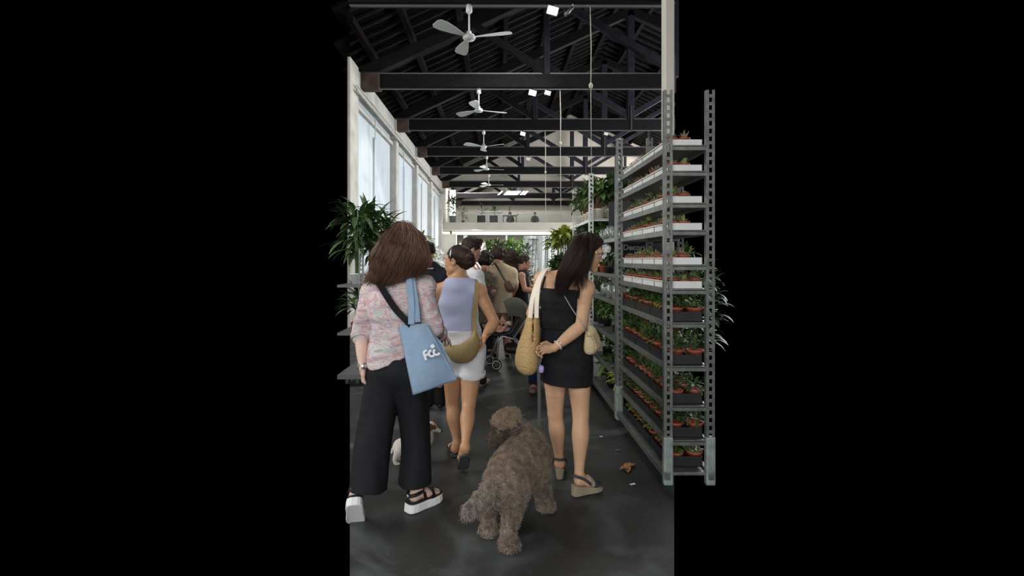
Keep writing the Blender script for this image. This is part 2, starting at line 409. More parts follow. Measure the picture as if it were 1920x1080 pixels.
def truss(Y, i, cat_=True, x_lo=WX, mats=None, zb=CB, far=False):
    xl = max(x_lo-.02, XL(Y)); xr = XR(Y)
    t = empty('roof_truss', (max(xl, WX), Y, zb), kind=None)
    W = M['wood']; zc = lambda x: zb+.12+SL*((x-WX) if x < KING else (2*KING-WX-x))
    MB().beam((xl, Y, zb), (xr, Y, zb), .22, .30).build('bottom_chord', W, t, bevel=.012)
    MB().beam((xl+.35 if xl > WX-.1 else xl, Y, zb+.175), (xr, Y, zb+.175), .10, .04).build('cable_tray', M['galv_dark'], t)
    if i < 9:
        MB().beam((xl, Y, zb-.158), (xr, Y, zb-.158), .06, .012).build('edge_strip', M['galv_dark'], t)
    if WX > xl-.3:
        MB().box((WX+.22, Y, zb+.0), (.62, .30, .38)).build('beam_end', M['beam_end'], t, bevel=.03)
    a = max(WX, xl)
    if xr > KING:
        MB().beam((a, Y, zc(a)), (KING, Y, zc(KING)), .20, .26).build('top_chord', W, t, bevel=.012)
        MB().beam((KING, Y, zc(KING)), (xr, Y, zc(xr)), .20, .26).build('top_chord', W, t, bevel=.012)
        MB().beam((KING, Y, zb+.1), (KING, Y, zc(KING)), .20, .2, (0, 1, 0)).build('king_post', M['wood_grey'], t, bevel=.01)
        MB().beam((KING, Y-.12, zb-.22), (KING, Y-.12, zb+.55), .05, .015, (0, 1, 0)).build('iron_strap', M['rust'], t)
    elif xr > WX: MB().beam((a, Y, zc(a)), (xr, Y, zc(xr)), .20, .26).build('top_chord', W, t, bevel=.012)
    q = 1.09
    MB().beam((q, Y, zb+.1), (q, Y, zc(q)), .13, .16, (0, 1, 0)).build('queen_post', M['wood_grey'], t, bevel=.01)
    MB().beam((q, Y, zb+.2), (-.6, Y, zc(-.6)), .13, .15).build('strut', W, t, bevel=.01)
    xe = min(KING, xr); f_ = (xe-q)/(KING-q); za, z2 = zc(q)-.1, zb+.28
    MB().beam((q, Y, za), (xe, Y, za+(z2-za)*f_), .14, .16).build('strut', M['wood_grey'], t, bevel=.01)
    if xr > KING+.4:
        q2 = 2*KING-q; xe = min(q2, xr); f_ = (xe-KING)/(q2-KING)
        MB().beam((KING, Y, z2), (xe, Y, z2+(za-z2)*f_), .14, .16).build('strut', M['wood_grey'], t, bevel=.01)
        if xr > q2+.1:
            MB().beam((q2, Y, zb+.1), (q2, Y, zc(q2)), .13, .16, (0, 1, 0)).build('queen_post', M['wood_grey'], t, bevel=.01)
    return t
M['galv_dark'] = mat('dull_grey_metal', (.13, .13, .13), .5, .3)
M['rust'] = mat('rusty_iron', (.045, .027, .026), .8)
M['beam_end'] = mat('charred_beam_end', (.03, .022, .02), .9, col2=(.10, .06, .05), scale=5, bump=.5)
words = ['nearest black roof truss, at the very top of the picture', 'second black roof truss from the camera, its end on the left wall',
         'third black roof truss from the camera, king post in view', 'fourth black roof truss from the camera', 'fifth black roof truss, in front of the beige gable', 'farthest black roof truss, just before the gallery opening']
for i, Y in enumerate(TY):
    tag(truss(Y, i), words[i], 'roof truss', 'roof trusses')
for i, Y in enumerate((32.2, 36.5)):
    tag(truss(Y, 10+i), ['black roof truss just inside the upper gallery', 'black roof truss at the back of the upper gallery'][i], 'roof truss', 'roof trusses')

# left wall: recessed painted panels between plaster piers, a ledge and two pipes under the eaves
W0 = 11.05
wl = MB()
wl.box((WX-.05, (W0+END)/2, 2.85), (.06, END-W0, 5.7))
wall_left = tag(wl.build('wall_left', M['paint']), kind='structure')
for i, Y in enumerate(TY[1:]):
    y0, y9 = (Y-.17, Y+.17) if i else (10.36, 10.98)
    MB().box((WX+(.06 if i else .135), (y0+y9)/2, 2.82), (.22 if i else .07, y9-y0, 5.64)).build('pier', M['plaster'], wall_left, bevel=.02)
    if i < 4:
        y1, y2 = (Y+.17 if i else 10.98), TY[i+2]-.17
        MB().box((WX+.02, (y1+y2)/2, 4.90), (.10, y2-y1, .10)).build('panel_moulding', M['plaster'], wall_left)
        MB().box((WX+.04, (y1+y2)/2, 5.40), (.14, y2-y1, .5)).build('wall_head', M['plaster'], wall_left)
        MB().box((WX+.01, (y1+y2)/2, 2.3), (.05, .07, 4.6)).build('panel_rib', M['paint'], wall_left)
for z, r in ((5.02, .028), (5.12, .018)):
    tag(MB().tube([(WX+.24, 10.6, z), (WX+.24, END-.2, z)], r).build('wall_pipe', M['plaster'], smooth=True), ['thicker pipe running along the top of the left wall', 'thin pipe just above the thick one on the left wall'][z > 5.05], 'pipe')
for Y in (12.6, 16.4, 20.3, 24.6):
    tag(MB().tube([(WX+.13, Y, 5.0), (WX+.13, Y, 1.2)], .014).build('wall_conduit', M['white'], smooth=True), {12.6: 'thin conduit down the first wall panel on the left', 16.4: 'thin conduit down the second wall panel on the left', 20.3: 'thin conduit down the third wall panel on the left', 24.6: 'thin conduit down the last wall panel on the left'}[Y], 'conduit')
# end wall with the gallery opening and the slab
zt, zf, zs = 5.42, 3.49, 3.08
xr = XR(END); ew = MB()
def gz(x): return slope_z(x)+.4
ew.add([(WX, END, zt), (xr, END, zt), (xr, END, gz(xr)), (KING, END, gz(KING)), (WX, END, gz(WX)), (WX, END+.2, zt), (xr, END+.2, zt), (xr, END+.2, gz(xr)), (KING, END+.2, gz(KING)), (WX, END+.2, gz(WX))],
       [(0, 1, 2, 3, 4), (9, 8, 7, 6, 5), (0, 5, 6, 1), (1, 6, 7, 2), (2, 7, 8, 3), (3, 8, 9, 4), (4, 9, 5, 0)])
ew.box((WX+.07, END+.1, zt/2), (.14, .2, zt))
tag(ew.build('wall_end', M['beige']), kind='structure')
sl = MB(); sl.box(((WX+xr)/2, END+5.1, (zf+zs)/2), (xr-WX, 10.2, zf-zs))
tag(sl.build('floor_gallery', M['beige']), kind='structure')
bk = MB(); bk.box(((WX+XR(38))/2, 38.1, 6.8), (XR(38)-WX, .2, 6.6)); tag(bk.build('wall_gallery_back', M['gallery'] if 'gallery' in M else M['beigelight']), kind='structure')
gl = MB(); gl.box((WX-.1, 33, 5.0), (.2, 10.2, 3.0)); gl_ob = tag(gl.build('wall_gallery_left', M['beigelight']), kind='structure')
# tall bright window at the left end of the gallery
M['daywin'] = mat('daylit_window', (1, 1, 1), .5, emit=(.93, .98, 1), es=1.6)
w1 = MB(); w1.box((-2.86, 31.5, 4.9), (.35, .04, 1.7)); tag(w1.build('window_1', M['daywin']), kind='structure')
for z in (4.3, 4.75, 5.2): MB().box((-2.86, 31.46, z), (.35, .03, .03)).build('window_bar', M['white'], bpy.data.objects['window_1'])
# glass guard along the gallery edge
M['glass'] = mat('glass', (.9, .97, .95), .02, trans=1.0, spec=.5)
gr = empty('glass_balustrade', (1.5, END+.1, zf), 'clear glass guard panels along the edge of the upper gallery', 'balustrade')
M['guard'] = mat('guard_glass', (.90, .95, .94), .04, spec=.5, trans=.97)
for i in range(4):
    MB().box((WX+.15+.02+.95*(2*i+1), END+.12, zf+.25), (1.84, .02, .46)).build('glass_panel', M['guard'], gr)
# ground floor beyond: back wall, soffit light cove, white column, entrance frame
gb = MB(); gb.box(((WX+XR(33))/2, 33.1, 1.55), (XR(33)-WX, .2, 3.1)); tag(gb.build('wall_far', M['beigelight']), kind='structure')
fb = MB(); fb.box(((WX+XR(33))/2, 30.4, -.06), (XR(31)-WX, 5.2, .12)); tag(fb.build('floor_far_room', M['floor']), kind='structure')
tag(MB().box((.55, END+.6, 2.93), (6.3, .35, .16)).build('light_cove', mat('cove_light', (1, 1, 1), .5, emit=(1, .99, .95), es=2.2)), 'long bright light cove under the gallery slab', 'ceiling light')
tag(MB().box((-2.98, END+.4, 2.92), (.5, .5, .14)).build('cove_lamp', mat('warm_cove', (1, .9, .7), .5, emit=(1, .84, .6), es=1.6)), 'short warm lit recess at the left end of the light cove', 'ceiling light')
cl_ = MB(); cl_.box((-2.68, END-.3, 1.42), (.80, .45, 2.84)); tag(cl_.build('wall_pier', M['beigelight'], bevel=.02), kind='structure')
for j, x in enumerate((-1.9, .45, 2.9)):
    tag(MB().box((x, END+1.2, 1.42), (.10 if j else .22, .10, 2.84)).build('white_post', M['white']), ['broad white post left of the man in the white shirt', 'thin white post in front of the bright hedge', 'thin white post right of the bright hedge'][j], 'post', 'posts under the gallery')
tag(MB().box((1.2, 32.9, 1.3), (7.5, .06, 2.4)).build('window_2', M['daywin2'] if 'daywin2' in M else mat('shop_window', (1, 1, 1), .5, emit=(1, .95, .86), es=.8)), kind='structure')
# beige square column behind the near trolley
tag(MB().box((1.957, 5.86, 2.72), (.105, .15, 5.44)).build('wall_column', M['beigelight'], bevel=.01), kind='structure')
# ---------------------------------------------------------------- ceiling fans, ropes, floodlights
def fan_tree():
    t = empty('ceiling_fan')
    b = MB().lathe((0, 0, -.12), [(.03, 0), (.05, .02), (.045, .12)], 14).build('canopy', M['white'], t, True)
    MB().tube([(0, 0, -.1), (0, 0, -.40)], .014).build('rod', M['white'], t, True)
    MB().lathe((0, 0, -.52), [(.02, -.01), (.085, 0), (.10, .025), (.085, .06), (.04, .08), (.035, .12)], 20).build('motor_housing', M['fan_white'], t, True)
    for k in range(3):
        a = k*2*PI/3; c, s = math.cos(a), math.sin(a); R = np.array([[c, -s, 0], [s, c, 0], [0, 0, 1]])
        m = MB(); prof = [(.09, .03), (.16, .035), (.3, .07), (.5, .105), (.62, .10), (.66, .06)]; vs = []
        for x, w in prof:
            for yy_, sgn in ((-w*.9, -1), (w, 1)):
                for dz in (.004, -.004): vs.append(R@A(x, yy_, -.485+.22*yy_+dz))
        fs = []
        for i in range(len(prof)-1):
            q = i*4; fs += [(q, q+2, q+6, q+4), (q+1, q+5, q+7, q+3), (q, q+4, q+5, q+1), (q+2, q+3, q+7, q+6)]
        fs += [(0, 1, 3, 2), tuple((len(prof)-1)*4+j for j in (0, 2, 3, 1))]
        m.add(vs, fs); m.build('fan_blade', M['fan_white'], t)
    return t
M['fan_white'] = mat('fan_paint', (.60, .62, .60), .45)
fan0 = fan_tree()
ang = [(-14), 20, -28, 15, 5]
fw = ['nearest white three-blade ceiling fan under the first truss', 'second white ceiling fan, hanging under the second truss', 'third white ceiling fan from the camera', 'fourth white ceiling fan, in front of the beige gable', 'smallest and farthest white ceiling fan above the gallery opening']
for i in range(5):
    o = fan0 if i == 0 else copy_tree(fan0)
    o.location = (-.45, TY[i], CB-.15); o.rotation_euler = (0, 0, math.radians(ang[i])); tag(o, fw[i], 'ceiling fan', 'ceiling fans')
for i in range(3):
    z0 = CB-.17; t = empty('hanging_rope', (1.4, TY[i], z0), ['longest pale rope hanging from the nearest truss, knotted halfway', 'pale knotted rope hanging from the second truss', 'pale knotted rope hanging from the third truss'][i], 'rope', 'hanging ropes')
    zk = EYE+(VY-[160, 268, 322][i])*TY[i]/F; zb_ = EYE+(VY-[345, 410, 400][i])*TY[i]/F
    r = .007+.003*i
    MB().tube([(1.39, TY[i], z0), (1.405, TY[i], (z0+zk)/2), (1.4, TY[i], zk)], r).build('upper_length', M['rope'], t, True)
    MB().lathe((1.4, TY[i], zk-.05), [(.008, 0), (.03, .02), (.032, .06), (.01, .09)], 10).build('knot', M['rope'], t, True)
    MB().tube([(1.4, TY[i], zk), (1.41, TY[i], zb_)], .004+.002*i).build('lower_length', M['rope'], t, True)
def flood(x, i, s, lab, lit=True):
    t = empty('floodlight', (x, TY[i], CB-.16), lab, 'floodlight', 'floodlights on the trusses')
    R = np.array(Matrix.Rotation(math.radians(22), 3, 'X')@Matrix.Rotation(math.radians(14), 3, 'Y'))
    c = A(x, TY[i]-.08, CB-.27)
    MB().box(c, (.17*s, .05, .12*s), R).build('housing', M['white'], t, bevel=.006)
    if lit: MB().box(c+R@A(0, -.03, 0), (.14*s, .012, .095*s), R).build('lamp_face', M['glow'], t)
    MB().tube([(x, TY[i]-.04, CB-.15), (x, TY[i]-.07, CB-.23)], .012).build('bracket', M['black'], t, True)
flood(.81, 0, 1, 'bright lit square floodlight on the nearest truss')
flood(.76, 1, 1, 'bright lit floodlight on the second truss')
flood(1.10, 1, .8, 'unlit pale floodlight right of the lit one on the second truss', False)
flood(.72, 2, .9, 'small lit floodlight on the third truss')
flood(3.2, 2, .7, 'unlit small floodlight at the right on the third truss', False)
flood(1.1, 3, .9, 'unlit floodlight on the fourth truss', False)
# small spotlight beside the first floodlight
t = empty('track_spotlight', (1.05, 7.7, CB-.16), 'slim grey spotlight arm tilted beside the nearest floodlight', 'spotlight')
MB().tube([(1.12, 7.66, CB-.2), (1.0, 7.6, CB-.34)], [.022, .03], 10).build('barrel', M['galv'], t, True)
MB().tube([(1.12, 7.66, CB-.15), (1.12, 7.66, CB-.21)], .01).build('bracket', M['white'], t, True)
MB().tube([(1.12, 7.66, CB-.17), (1.36, 7.66, CB-.17)], .006).build('cable', M['galv'], t, True)

# ---------------------------------------------------------------- plants
G = {}
G['succ'] = mat('succulent_leaf', (.14, .19, .06), .55, col2=(.26, .30, .10), scale=30)
G['succ2'] = mat('red_tipped_leaf', (.20, .09, .06), .55, col2=(.25, .20, .12), scale=40)
G['dark'] = mat('dark_leaf', (.028, .062, .02), .5, col2=(.06, .12, .03), scale=12)
G['mid'] = mat('mid_leaf', (.05, .11, .025), .5, col2=(.11, .20, .04), scale=12)
G['lime'] = mat('lime_leaf', (.17, .24, .03), .5, col2=(.34, .38, .06), scale=12)
G['grey'] = mat('silvery_leaf', (.16, .20, .14), .6, col2=(.28, .32, .24), scale=14)
G['stem'] = mat('red_brown_stem', (.20, .08, .05), .6)
G['gstem'] = mat('green_stem', (.10, .15, .05), .6)
G['terra'] = mat('terracotta_plastic', (.30, .065, .033), .6, var=.15, scale=10)
G['soil'] = mat('soil', (.03, .02, .015), .95)
G['cream'] = mat('cream_pot', (.70, .66, .55), .5)
G['whitepot'] = mat('white_pot', (.55, .56, .54), .5)
G['pink'] = mat('coral_petal', (.50, .11, .08), .5, col2=(.62, .20, .15), scale=40)
G['petal'] = mat('white_petal', (.80, .80, .77), .5)
G['yell'] = mat('orchid_throat', (.7, .45, .05), .5)
G['blackpot'] = mat('black_pot', (.015, .015, .016), .5)
G['sleeve'] = mat('clear_plant_sleeve', (.8, .84, .84), .12, trans=.8, spec=.6)
def pot_mesh(r, h, m, parent, taper=.78):
    b = MB().lathe((0, 0, 0), [(r*taper, 0), (r*.96, h*.82), (r*1.05, h*.82), (r*1.05, h), (r*.93, h), (r*.93, h*.88), (0.002, h*.88)], 14)
    o = b.build('pot', m, parent, True)
    return o
def foliage_bm(kind, rg, z0, s=1.0):
    b = MB()
    if kind == 'rosette':
        for ring, (n, el, L) in enumerate(((5, .15, .034), (6, .55, .03), (5, 1.0, .024))):
            for k in range(n):
                a = 2*PI*(k+.5*ring)/n+rg.uniform(-.2, .2); d = (math.cos(a)*math.cos(el), math.sin(a)*math.cos(el), math.sin(el))
                b.leaf((0, 0, z0), d, L*s*rg.uniform(.8, 1.2), .016*s, -.25, .25, 3)
    elif kind == 'spiky':
        for k in range(16):
            a = rg.uniform(0, 6.28); el = rg.uniform(.5, 1.4); L = rg.uniform(.03, .06)*s
            b.leaf((rg.uniform(-.01, .01), rg.uniform(-.01, .01), z0), (math.cos(a)*math.cos(el), math.sin(a)*math.cos(el), math.sin(el)), L, .010*s, .1, .2, 3)
    elif kind == 'bush':
        for k in range(34):
            a = rg.uniform(0, 6.28); el = rg.uniform(.1, 1.45); R = rg.uniform(.01, .055)*s
            c, sn = math.cos(a), math.sin(a)
            b.leaf((c*R*.6, sn*R*.6, z0+math.sin(el)*.075*s*rg.uniform(.2, 1)), (c*math.cos(el), sn*math.cos(el), math.sin(el)*.6), rg.uniform(.035, .055)*s, .028*s, .4, .15, 3)
    elif kind == 'grass':
        for k in range(30):
            a = rg.uniform(0, 6.28); el = rg.uniform(.8, 1.5)
            b.leaf((0, 0, z0), (math.cos(a)*math.cos(el), math.sin(a)*math.cos(el), math.sin(el)), rg.uniform(.10, .18)*s, .012*s, .45, .2, 5)
    return b
PROTO = {}
def small_plant(kind, r, h, potm, leafm, seed, s=1.0, flower=0):
    rg = random.Random(seed); t = empty('potted_plant')
    pot_mesh(r, h, potm, t)
    foliage_bm(kind, rg, h*.88, s).build('foliage', leafm, t)
    if flower:
        b = MB()
        for k in range(flower):
            a = rg.uniform(0, 6.28); R = rg.uniform(.0, .045)*s; z = h+rg.uniform(.07, .13)*s; c = A(math.cos(a)*R, math.sin(a)*R, z)
            for j in range(5):
                aa = j*1.257+a; b.leaf(c, (math.cos(aa), math.sin(aa), .5), .02*s, .018*s, .2, .2, 2)
        b.build('flower', G['pink'], t)
        st = MB()
        for k in range(4):
            a = rg.uniform(0, 6.28); st.tube([(0, 0, h*.9), (math.cos(a)*.03, math.sin(a)*.03, h+.1*s)], .002, 4)
        st.build('stem', G['gstem'], t)
    return t
ords = ['first', 'second', 'third', 'fourth', 'fifth', 'sixth', 'seventh', 'eighth', 'ninth', 'tenth', 'eleventh', 'twelfth', 'thirteenth', 'fourteenth', 'fifteenth', 'sixteenth', 'seventeenth', 'eighteenth']

# ---------------------------------------------------------------- plant trolleys
def slot_post(b, x, y, z0, z1, face=-1):
    """pressed steel post: a web with a ladder of slots towards the camera and two flanges behind it"""
    w = .052; t = .0035
    for sx in (-1, 1):
        b.box((x+sx*(w/2-.008), y, (z0+z1)/2), (.016, t, z1-z0))
        b.box((x+sx*(w/2), y+.016, (z0+z1)/2), (t, .032, z1-z0))
    z = z0+.01
    while z < z1-.02:
        b.box((x, y, z+.011), (w-.03, t, .020)); z += .05
    return b
def caster(x, y, parent, m):
    MB().tube([(x-.02, y, .05), (x+.02, y, .05)], .048, 16).build('caster_wheel', M['galv_dark'], parent, True)
FX, DEP, PITCH = 1.085, .565, 1.35
def trolley(y0, lab, shelves, top, x0=FX, length=PITCH, DEP=.565, posts=(1, 1, 1, 1), metal='galv', tops=None, base=True):
    t = empty('plant_trolley', (x0+DEP/2, y0+length/2, 0), lab, 'plant trolley', 'steel plant trolleys')
    mm = M[metal]
    k = 0
    for yy_ in (y0+.02, y0+length-.03):
        for xx in (x0, x0+DEP):
            if posts[k]:
                tp = tops[k] if tops else top
                slot_post(MB(), xx, yy_, .12, tp).build('post', M['galv_sunlit'] if (k >= 2 and metal == 'galv2') else mm, t)
                MB().beam((xx, yy_+.012, .05), (xx, yy_+.012, .36), .062, .045, (0, 1, 0)).build('post_foot', M['foot'], t, bevel=.01)
            k += 1
    if base:
        b = MB()
        b.beam((x0-.01, y0, .115), (x0-.01, y0+length, .115), .035, .05); b.beam((x0+DEP, y0, .115), (x0+DEP, y0+length, .115), .035, .05)
        b.box((x0+DEP/2, y0+length/2, .12), (DEP, length-.05, .02))
        b.build('base', mm, t, bevel=.004)
        for yy_ in (y0+.2, y0+length-.22):
            caster(x0+.06, yy_, t, mm)
    for z in shelves:
        b = MB(); b.box((x0+DEP/2, y0+length/2, z-.004), (DEP-.03, length-.06, .008))
        for xx in (x0+.012, x0+DEP-.012): b.box((xx, y0+length/2, z-.012), (.022, length-.07, .038))
        for yy_ in (y0+.04, y0+length-.045): b.box((x0+DEP/2, yy_, z-.012), (DEP-.03, .02, .034))
        b.build('shelf', mm, t, bevel=.002)
    return t
M['foot'] = mat('worn_green_post_foot', (.26, .31, .28), .5, .2, var=.25, scale=18)
SH1 = [2.225, 2.06, 1.855, 1.68, 1.455, 1.30, 1.085, .805, .55, .33]
Y1 = 3.22
D1 = .27                                          # the near one is a half-depth trolley
tr1 = trolley(Y1, 'nearest steel plant trolley at the right edge, ten shelves of small pots', SH1, 2.58, DEP=D1)
tr2 = trolley(Y1+1.35, 'second steel plant trolley from the camera on the right, mostly behind the woman in black', [1.69, 1.345, 1.09, .74, .42], 2.44, posts=(1, 1, 0, 1), tops=(2.44, 2.3, 2.3, 2.3))
M['galv2'] = M['galv_sunlit']
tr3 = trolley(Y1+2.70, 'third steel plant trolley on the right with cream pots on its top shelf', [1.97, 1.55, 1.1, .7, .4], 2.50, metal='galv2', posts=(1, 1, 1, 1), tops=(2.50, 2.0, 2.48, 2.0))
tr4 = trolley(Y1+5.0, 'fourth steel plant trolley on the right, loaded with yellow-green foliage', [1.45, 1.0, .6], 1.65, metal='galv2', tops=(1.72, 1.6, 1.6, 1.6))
tr5 = trolley(Y1+6.9, 'farthest steel plant trolley on the right with wrapped plants', [1.45, 1.1, .7], 2.0, metal='galv')
# white and black nursery trays, one to a half shelf
M['tray_w'] = mat('white_tray', (.66, .66, .63), .45, var=.06, scale=9); M['tray_b'] = mat('black_tray', (.016, .016, .017), .5)
def tray(x, y, z, w, l, h, m, lab, grp):
    b = MB(); t = .006
    b.box((x+w/2, y+l/2, z+.004), (w, l, .006))
    for xx in (x+t/2, x+w-t/2): b.box((xx, y+l/2, z+h/2), (t, l, h))
    for yy_ in (y+t/2, y+l-t/2): b.box((x+w/2, yy_, z+h/2), (w, t, h))
    b.box((x-.003, y+l/2, z+h-.004), (.012, l, .008))
    return tag(b.build('nursery_tray', m, None, bevel=.0015), lab, 'plant tray', grp)
shelf_word = {0: 'top shelf', 1: 'second shelf', 2: 'third shelf', 3: 'fourth shelf', 4: 'fifth shelf', 5: 'sixth shelf', 6: 'seventh shelf', 7: 'eighth shelf', 8: 'ninth shelf', 9: 'tenth shelf', 10: 'bottom deck'}
SU = [small_plant('rosette', .032, .052, G['terra'], G['succ'], 1), small_plant('spiky', .032, .052, G['terra'], G['succ'], 2), small_plant('rosette', .032, .052, G['terra'], G['succ2'], 3, 1.1), small_plant('spiky', .032, .052, G['terra'], G['succ2'], 4),
      small_plant('bush', .032, .052, G['terra'], G['succ'], 5, .62), small_plant('spiky', .032, .052, G['terra'], G['grey'], 6, .9)]
TP = [small_plant('bush', .055, .085, G['terra'], G['mid'], 11, 1.15), small_plant('bush', .055, .085, G['terra'], G['dark'], 12, 1.2), small_plant('grass', .055, .085, G['terra'], G['mid'], 13, .7),
      small_plant('bush', .055, .085, G['terra'], G['dark'], 14, 1.2, 5), small_plant('bush', .055, .085, G['terra'], G['mid'], 15, 1.1, 7), small_plant('grass', .055, .085, G['terra'], G['dark'], 16, .75)]
used = set()
def put(proto, loc, lab, cat, grp, rz, sc=1):
    if id(proto) in used: o = copy_tree(proto)
    else: used.add(id(proto)); o = proto
    o.location = loc; o.rotation_euler = (0, 0, rz); o.scale = (sc, sc, sc)
    tag(o, lab, cat, grp); return o
for si, z in enumerate(SH1+[.14]):
    white = si <= 5; nt_ = 4 if white else 3
    L_ = (PITCH-.16)/nt_
    for j in range(nt_):
        y = Y1+.085+j*L_
        tray(FX+.02, y, z+.001, D1-.045, L_-.008, .052 if white else .068, M['tray_w'] if white else M['tray_b'],
             f"{'white' if white else 'black'} plant tray, {ords[j]} from the near end, on the {shelf_word[si]} of the near trolley", f"{'white' if white else 'black'} trays on the near trolley")
    if white:
        rows = [2, 2, 2, 2, 2, 3][si]; n = 16
        for r_ in range(rows):
            for k in range(n):
                y = Y1+.085+.04+k*(PITCH-.16-.075)/(n-1); kk = (k*7+si*3+r_) % 11
                pr = SU[[0, 1, 2, 3, 0, 1, 4, 2, 5, 3, 1][kk] if not (si <= 1) else [2, 3, 0, 2, 1, 3, 2, 3, 0, 5, 3][kk]]
                sc = 1+.25*rnd.random()
                if si in (2, 3) and k in (1, 2, 7) and r_ == 0: pr = SU[4]; sc = 1.7
                put(pr, (FX+.065+r_*.074, y, z+.010), f"small potted succulent, {ords[k]} from the near end, {'front' if r_ == 0 else 'second' if r_ == 1 else 'third'} row of the {shelf_word[si]}", 'potted succulent', f"succulents on the {shelf_word[si]}", rnd.uniform(0, 6), min(sc, 1.15) if sc < 1.5 else 1.35)
    else:
        for r_ in range(2):
            for k in range(9):
                y = Y1+.14+k*(PITCH-.28)/8+rnd.uniform(-.008, .008); kk = (k*5+si*2+r_*3) % 7
                pr = TP[{6: [0, 0, 1, 0, 2, 1, 0], 7: [3, 1, 3, 5, 4, 3, 1], 8: [2, 3, 5, 2, 3, 1, 5], 9: [3, 4, 3, 4, 1, 3, 4], 10: [4, 3, 4, 3, 4, 1, 4]}[si][kk]]
                put(pr, (FX+.085+r_*.128, y, z+.011), f"terracotta pot of leafy {'flowering ' if pr in TP[3:5] else ''}plant, {ords[k]} from the near end, {'front' if r_ == 0 else 'rear'} row, {shelf_word[si]}", 'potted plant', f"terracotta pots on the {shelf_word[si]}", rnd.uniform(0, 6), rnd.uniform(.82, .98) if z < .6 else rnd.uniform(.95, 1.1))

# ---------------------------------------------------------------- big leafy plants
def leafy(name, loc, H, R, n, Lr, wr, m, lab, cat, grp=None, pot=None, stems=5, seed=0, stem_m=None, droop=.6, lo=.35, flowers=None, part='foliage'):
    rg = random.Random(seed); x, y, z = loc; t = empty(name, loc, lab, cat, grp); h0 = 0
    if pot:
        pr, ph, pm = pot; h0 = ph*.85
        MB().lathe((x, y, z), [(pr*.8, 0), (pr*.97, ph*.86), (pr*1.04, ph*.88), (pr*1.04, ph), (pr*.92, ph), (pr*.92, ph*.85), (.003, ph*.85)], 18).build('pot', pm, t, True)
    sb = MB(); lf = MB()
    for k in range(stems):
        a = 2*PI*k/max(1, stems)+rg.uniform(-.3, .3); rr = R*rg.uniform(.1, .5); top = (x+math.cos(a)*rr, y+math.sin(a)*rr, z+h0+H*rg.uniform(.6, .9)*.92)
        sb.tube([(x+math.cos(a)*R*.08, y+math.sin(a)*R*.08, z+h0*.9), ((x+top[0])/2, (y+top[1])/2, z+h0+H*.35), top], [.009, .007, .004], 5)
    for k in range(n):
        u = lo+(1-lo)*rg.random()**.8; a = rg.uniform(0, 6.28); sh = math.sin(PI*min(1, .25+.6*(u-lo)/(1-lo+1e-6)))
        rr = R*sh*rg.random()**.6*.75; el = rg.uniform(.0, 1.1)*(.4+u)
        b_ = (x+math.cos(a)*rr*.8, y+math.sin(a)*rr*.8, z+h0+H*u*.85)
        lf.leaf(b_, (math.cos(a)*math.cos(el), math.sin(a)*math.cos(el), math.sin(el)), Lr*rg.uniform(.7, 1.2), wr*rg.uniform(.7, 1.2), droop*rg.uniform(.5, 1.3), .16, 5)
    sb.build('stem', stem_m or G['gstem'], t, True); lf.build(part, m, t, True)
    if flowers:
        fb = MB(); nf, pm2, sz = flowers
        for k in range(nf):
            a = rg.uniform(0, 6.28); rr = R*rg.uniform(.1, .8); c = A(x+math.cos(a)*rr, y+math.sin(a)*rr, z+h0+H*rg.uniform(.6, 1.05))
            for j in range(5):
                aa = j*1.257; fb.leaf(c, (math.cos(aa), -.35, math.sin(aa)), sz, sz*.9, .1, .1, 3, (0, 1, 0))
        fb.build('flower', pm2, t)
    return t
# left: tall palms-like foliage in white pots on a trolley by the wall
tl = empty('plant_trolley', (-1.95, 6.4, 0), 'steel trolley at the left edge carrying tall leafy plants', 'plant trolley')
for y in (6.05, 6.95): caster(-1.68, y, tl, None); caster(-1.80, y, tl, None)
for x, y in ((-1.62, 5.96), (-1.62, 7.05)): slot_post(MB(), x, y, .1, 1.62).build('post', M['galv'], tl)
MB().box((-1.73, 6.5, 1.18), (.30, 1.2, .03)).build('shelf', M['galv_dark'], tl); MB().box((-1.73, 6.5, .12), (.30, 1.2, .05)).build('base', M['galv_dark'], tl); MB().box((-1.73, 6.5, .62), (.30, 1.2, .03)).build('shelf', M['galv_dark'], tl)
k = 0
for (x, y, H, n, m_, dk) in ((-1.70, 6.1, .93, 130, 'dark', 0), (-1.60, 6.35, .88, 110, 'dark', 1), (-1.68, 6.75, .92, 110, 'mid', 2), (-1.5, 6.9, .78, 80, 'dark', 3)):
    leafy('tall_foliage_plant', (x, y, 1.196), H, .24, n, .30, .06, G[m_], ['nearest tall dark-leaved plant in a ribbed white pot at the left edge', 'tall dark-leaved plant just right of the nearest one at the left edge', 'tall mid-green plant behind the first two at the left edge', 'slightly lower dark plant above the brown-haired woman\'s shoulder'][k], 'potted plant', 'tall plants on the left trolley', (.085, .13, G['whitepot']), 9, 20+k, droop=.75, lo=.3); k += 1
for j, (x, y) in enumerate(((-1.70, 6.1), (-1.62, 6.45), (-1.7, 6.8))):
    leafy('low_foliage_plant', (x, y, .636), .42, .2, 60, .2, .05, G['dark'], ['dark leafy plant on the lower shelf at the left edge', 'second dark leafy plant on the lower shelf at the left edge', 'third dark leafy plant on the lower shelf at the left edge'][j], 'potted plant', 'plants on the lower left shelf', (.08, .1, G['terra'] if j == 0 else G['blackpot']), 4, 40+j)
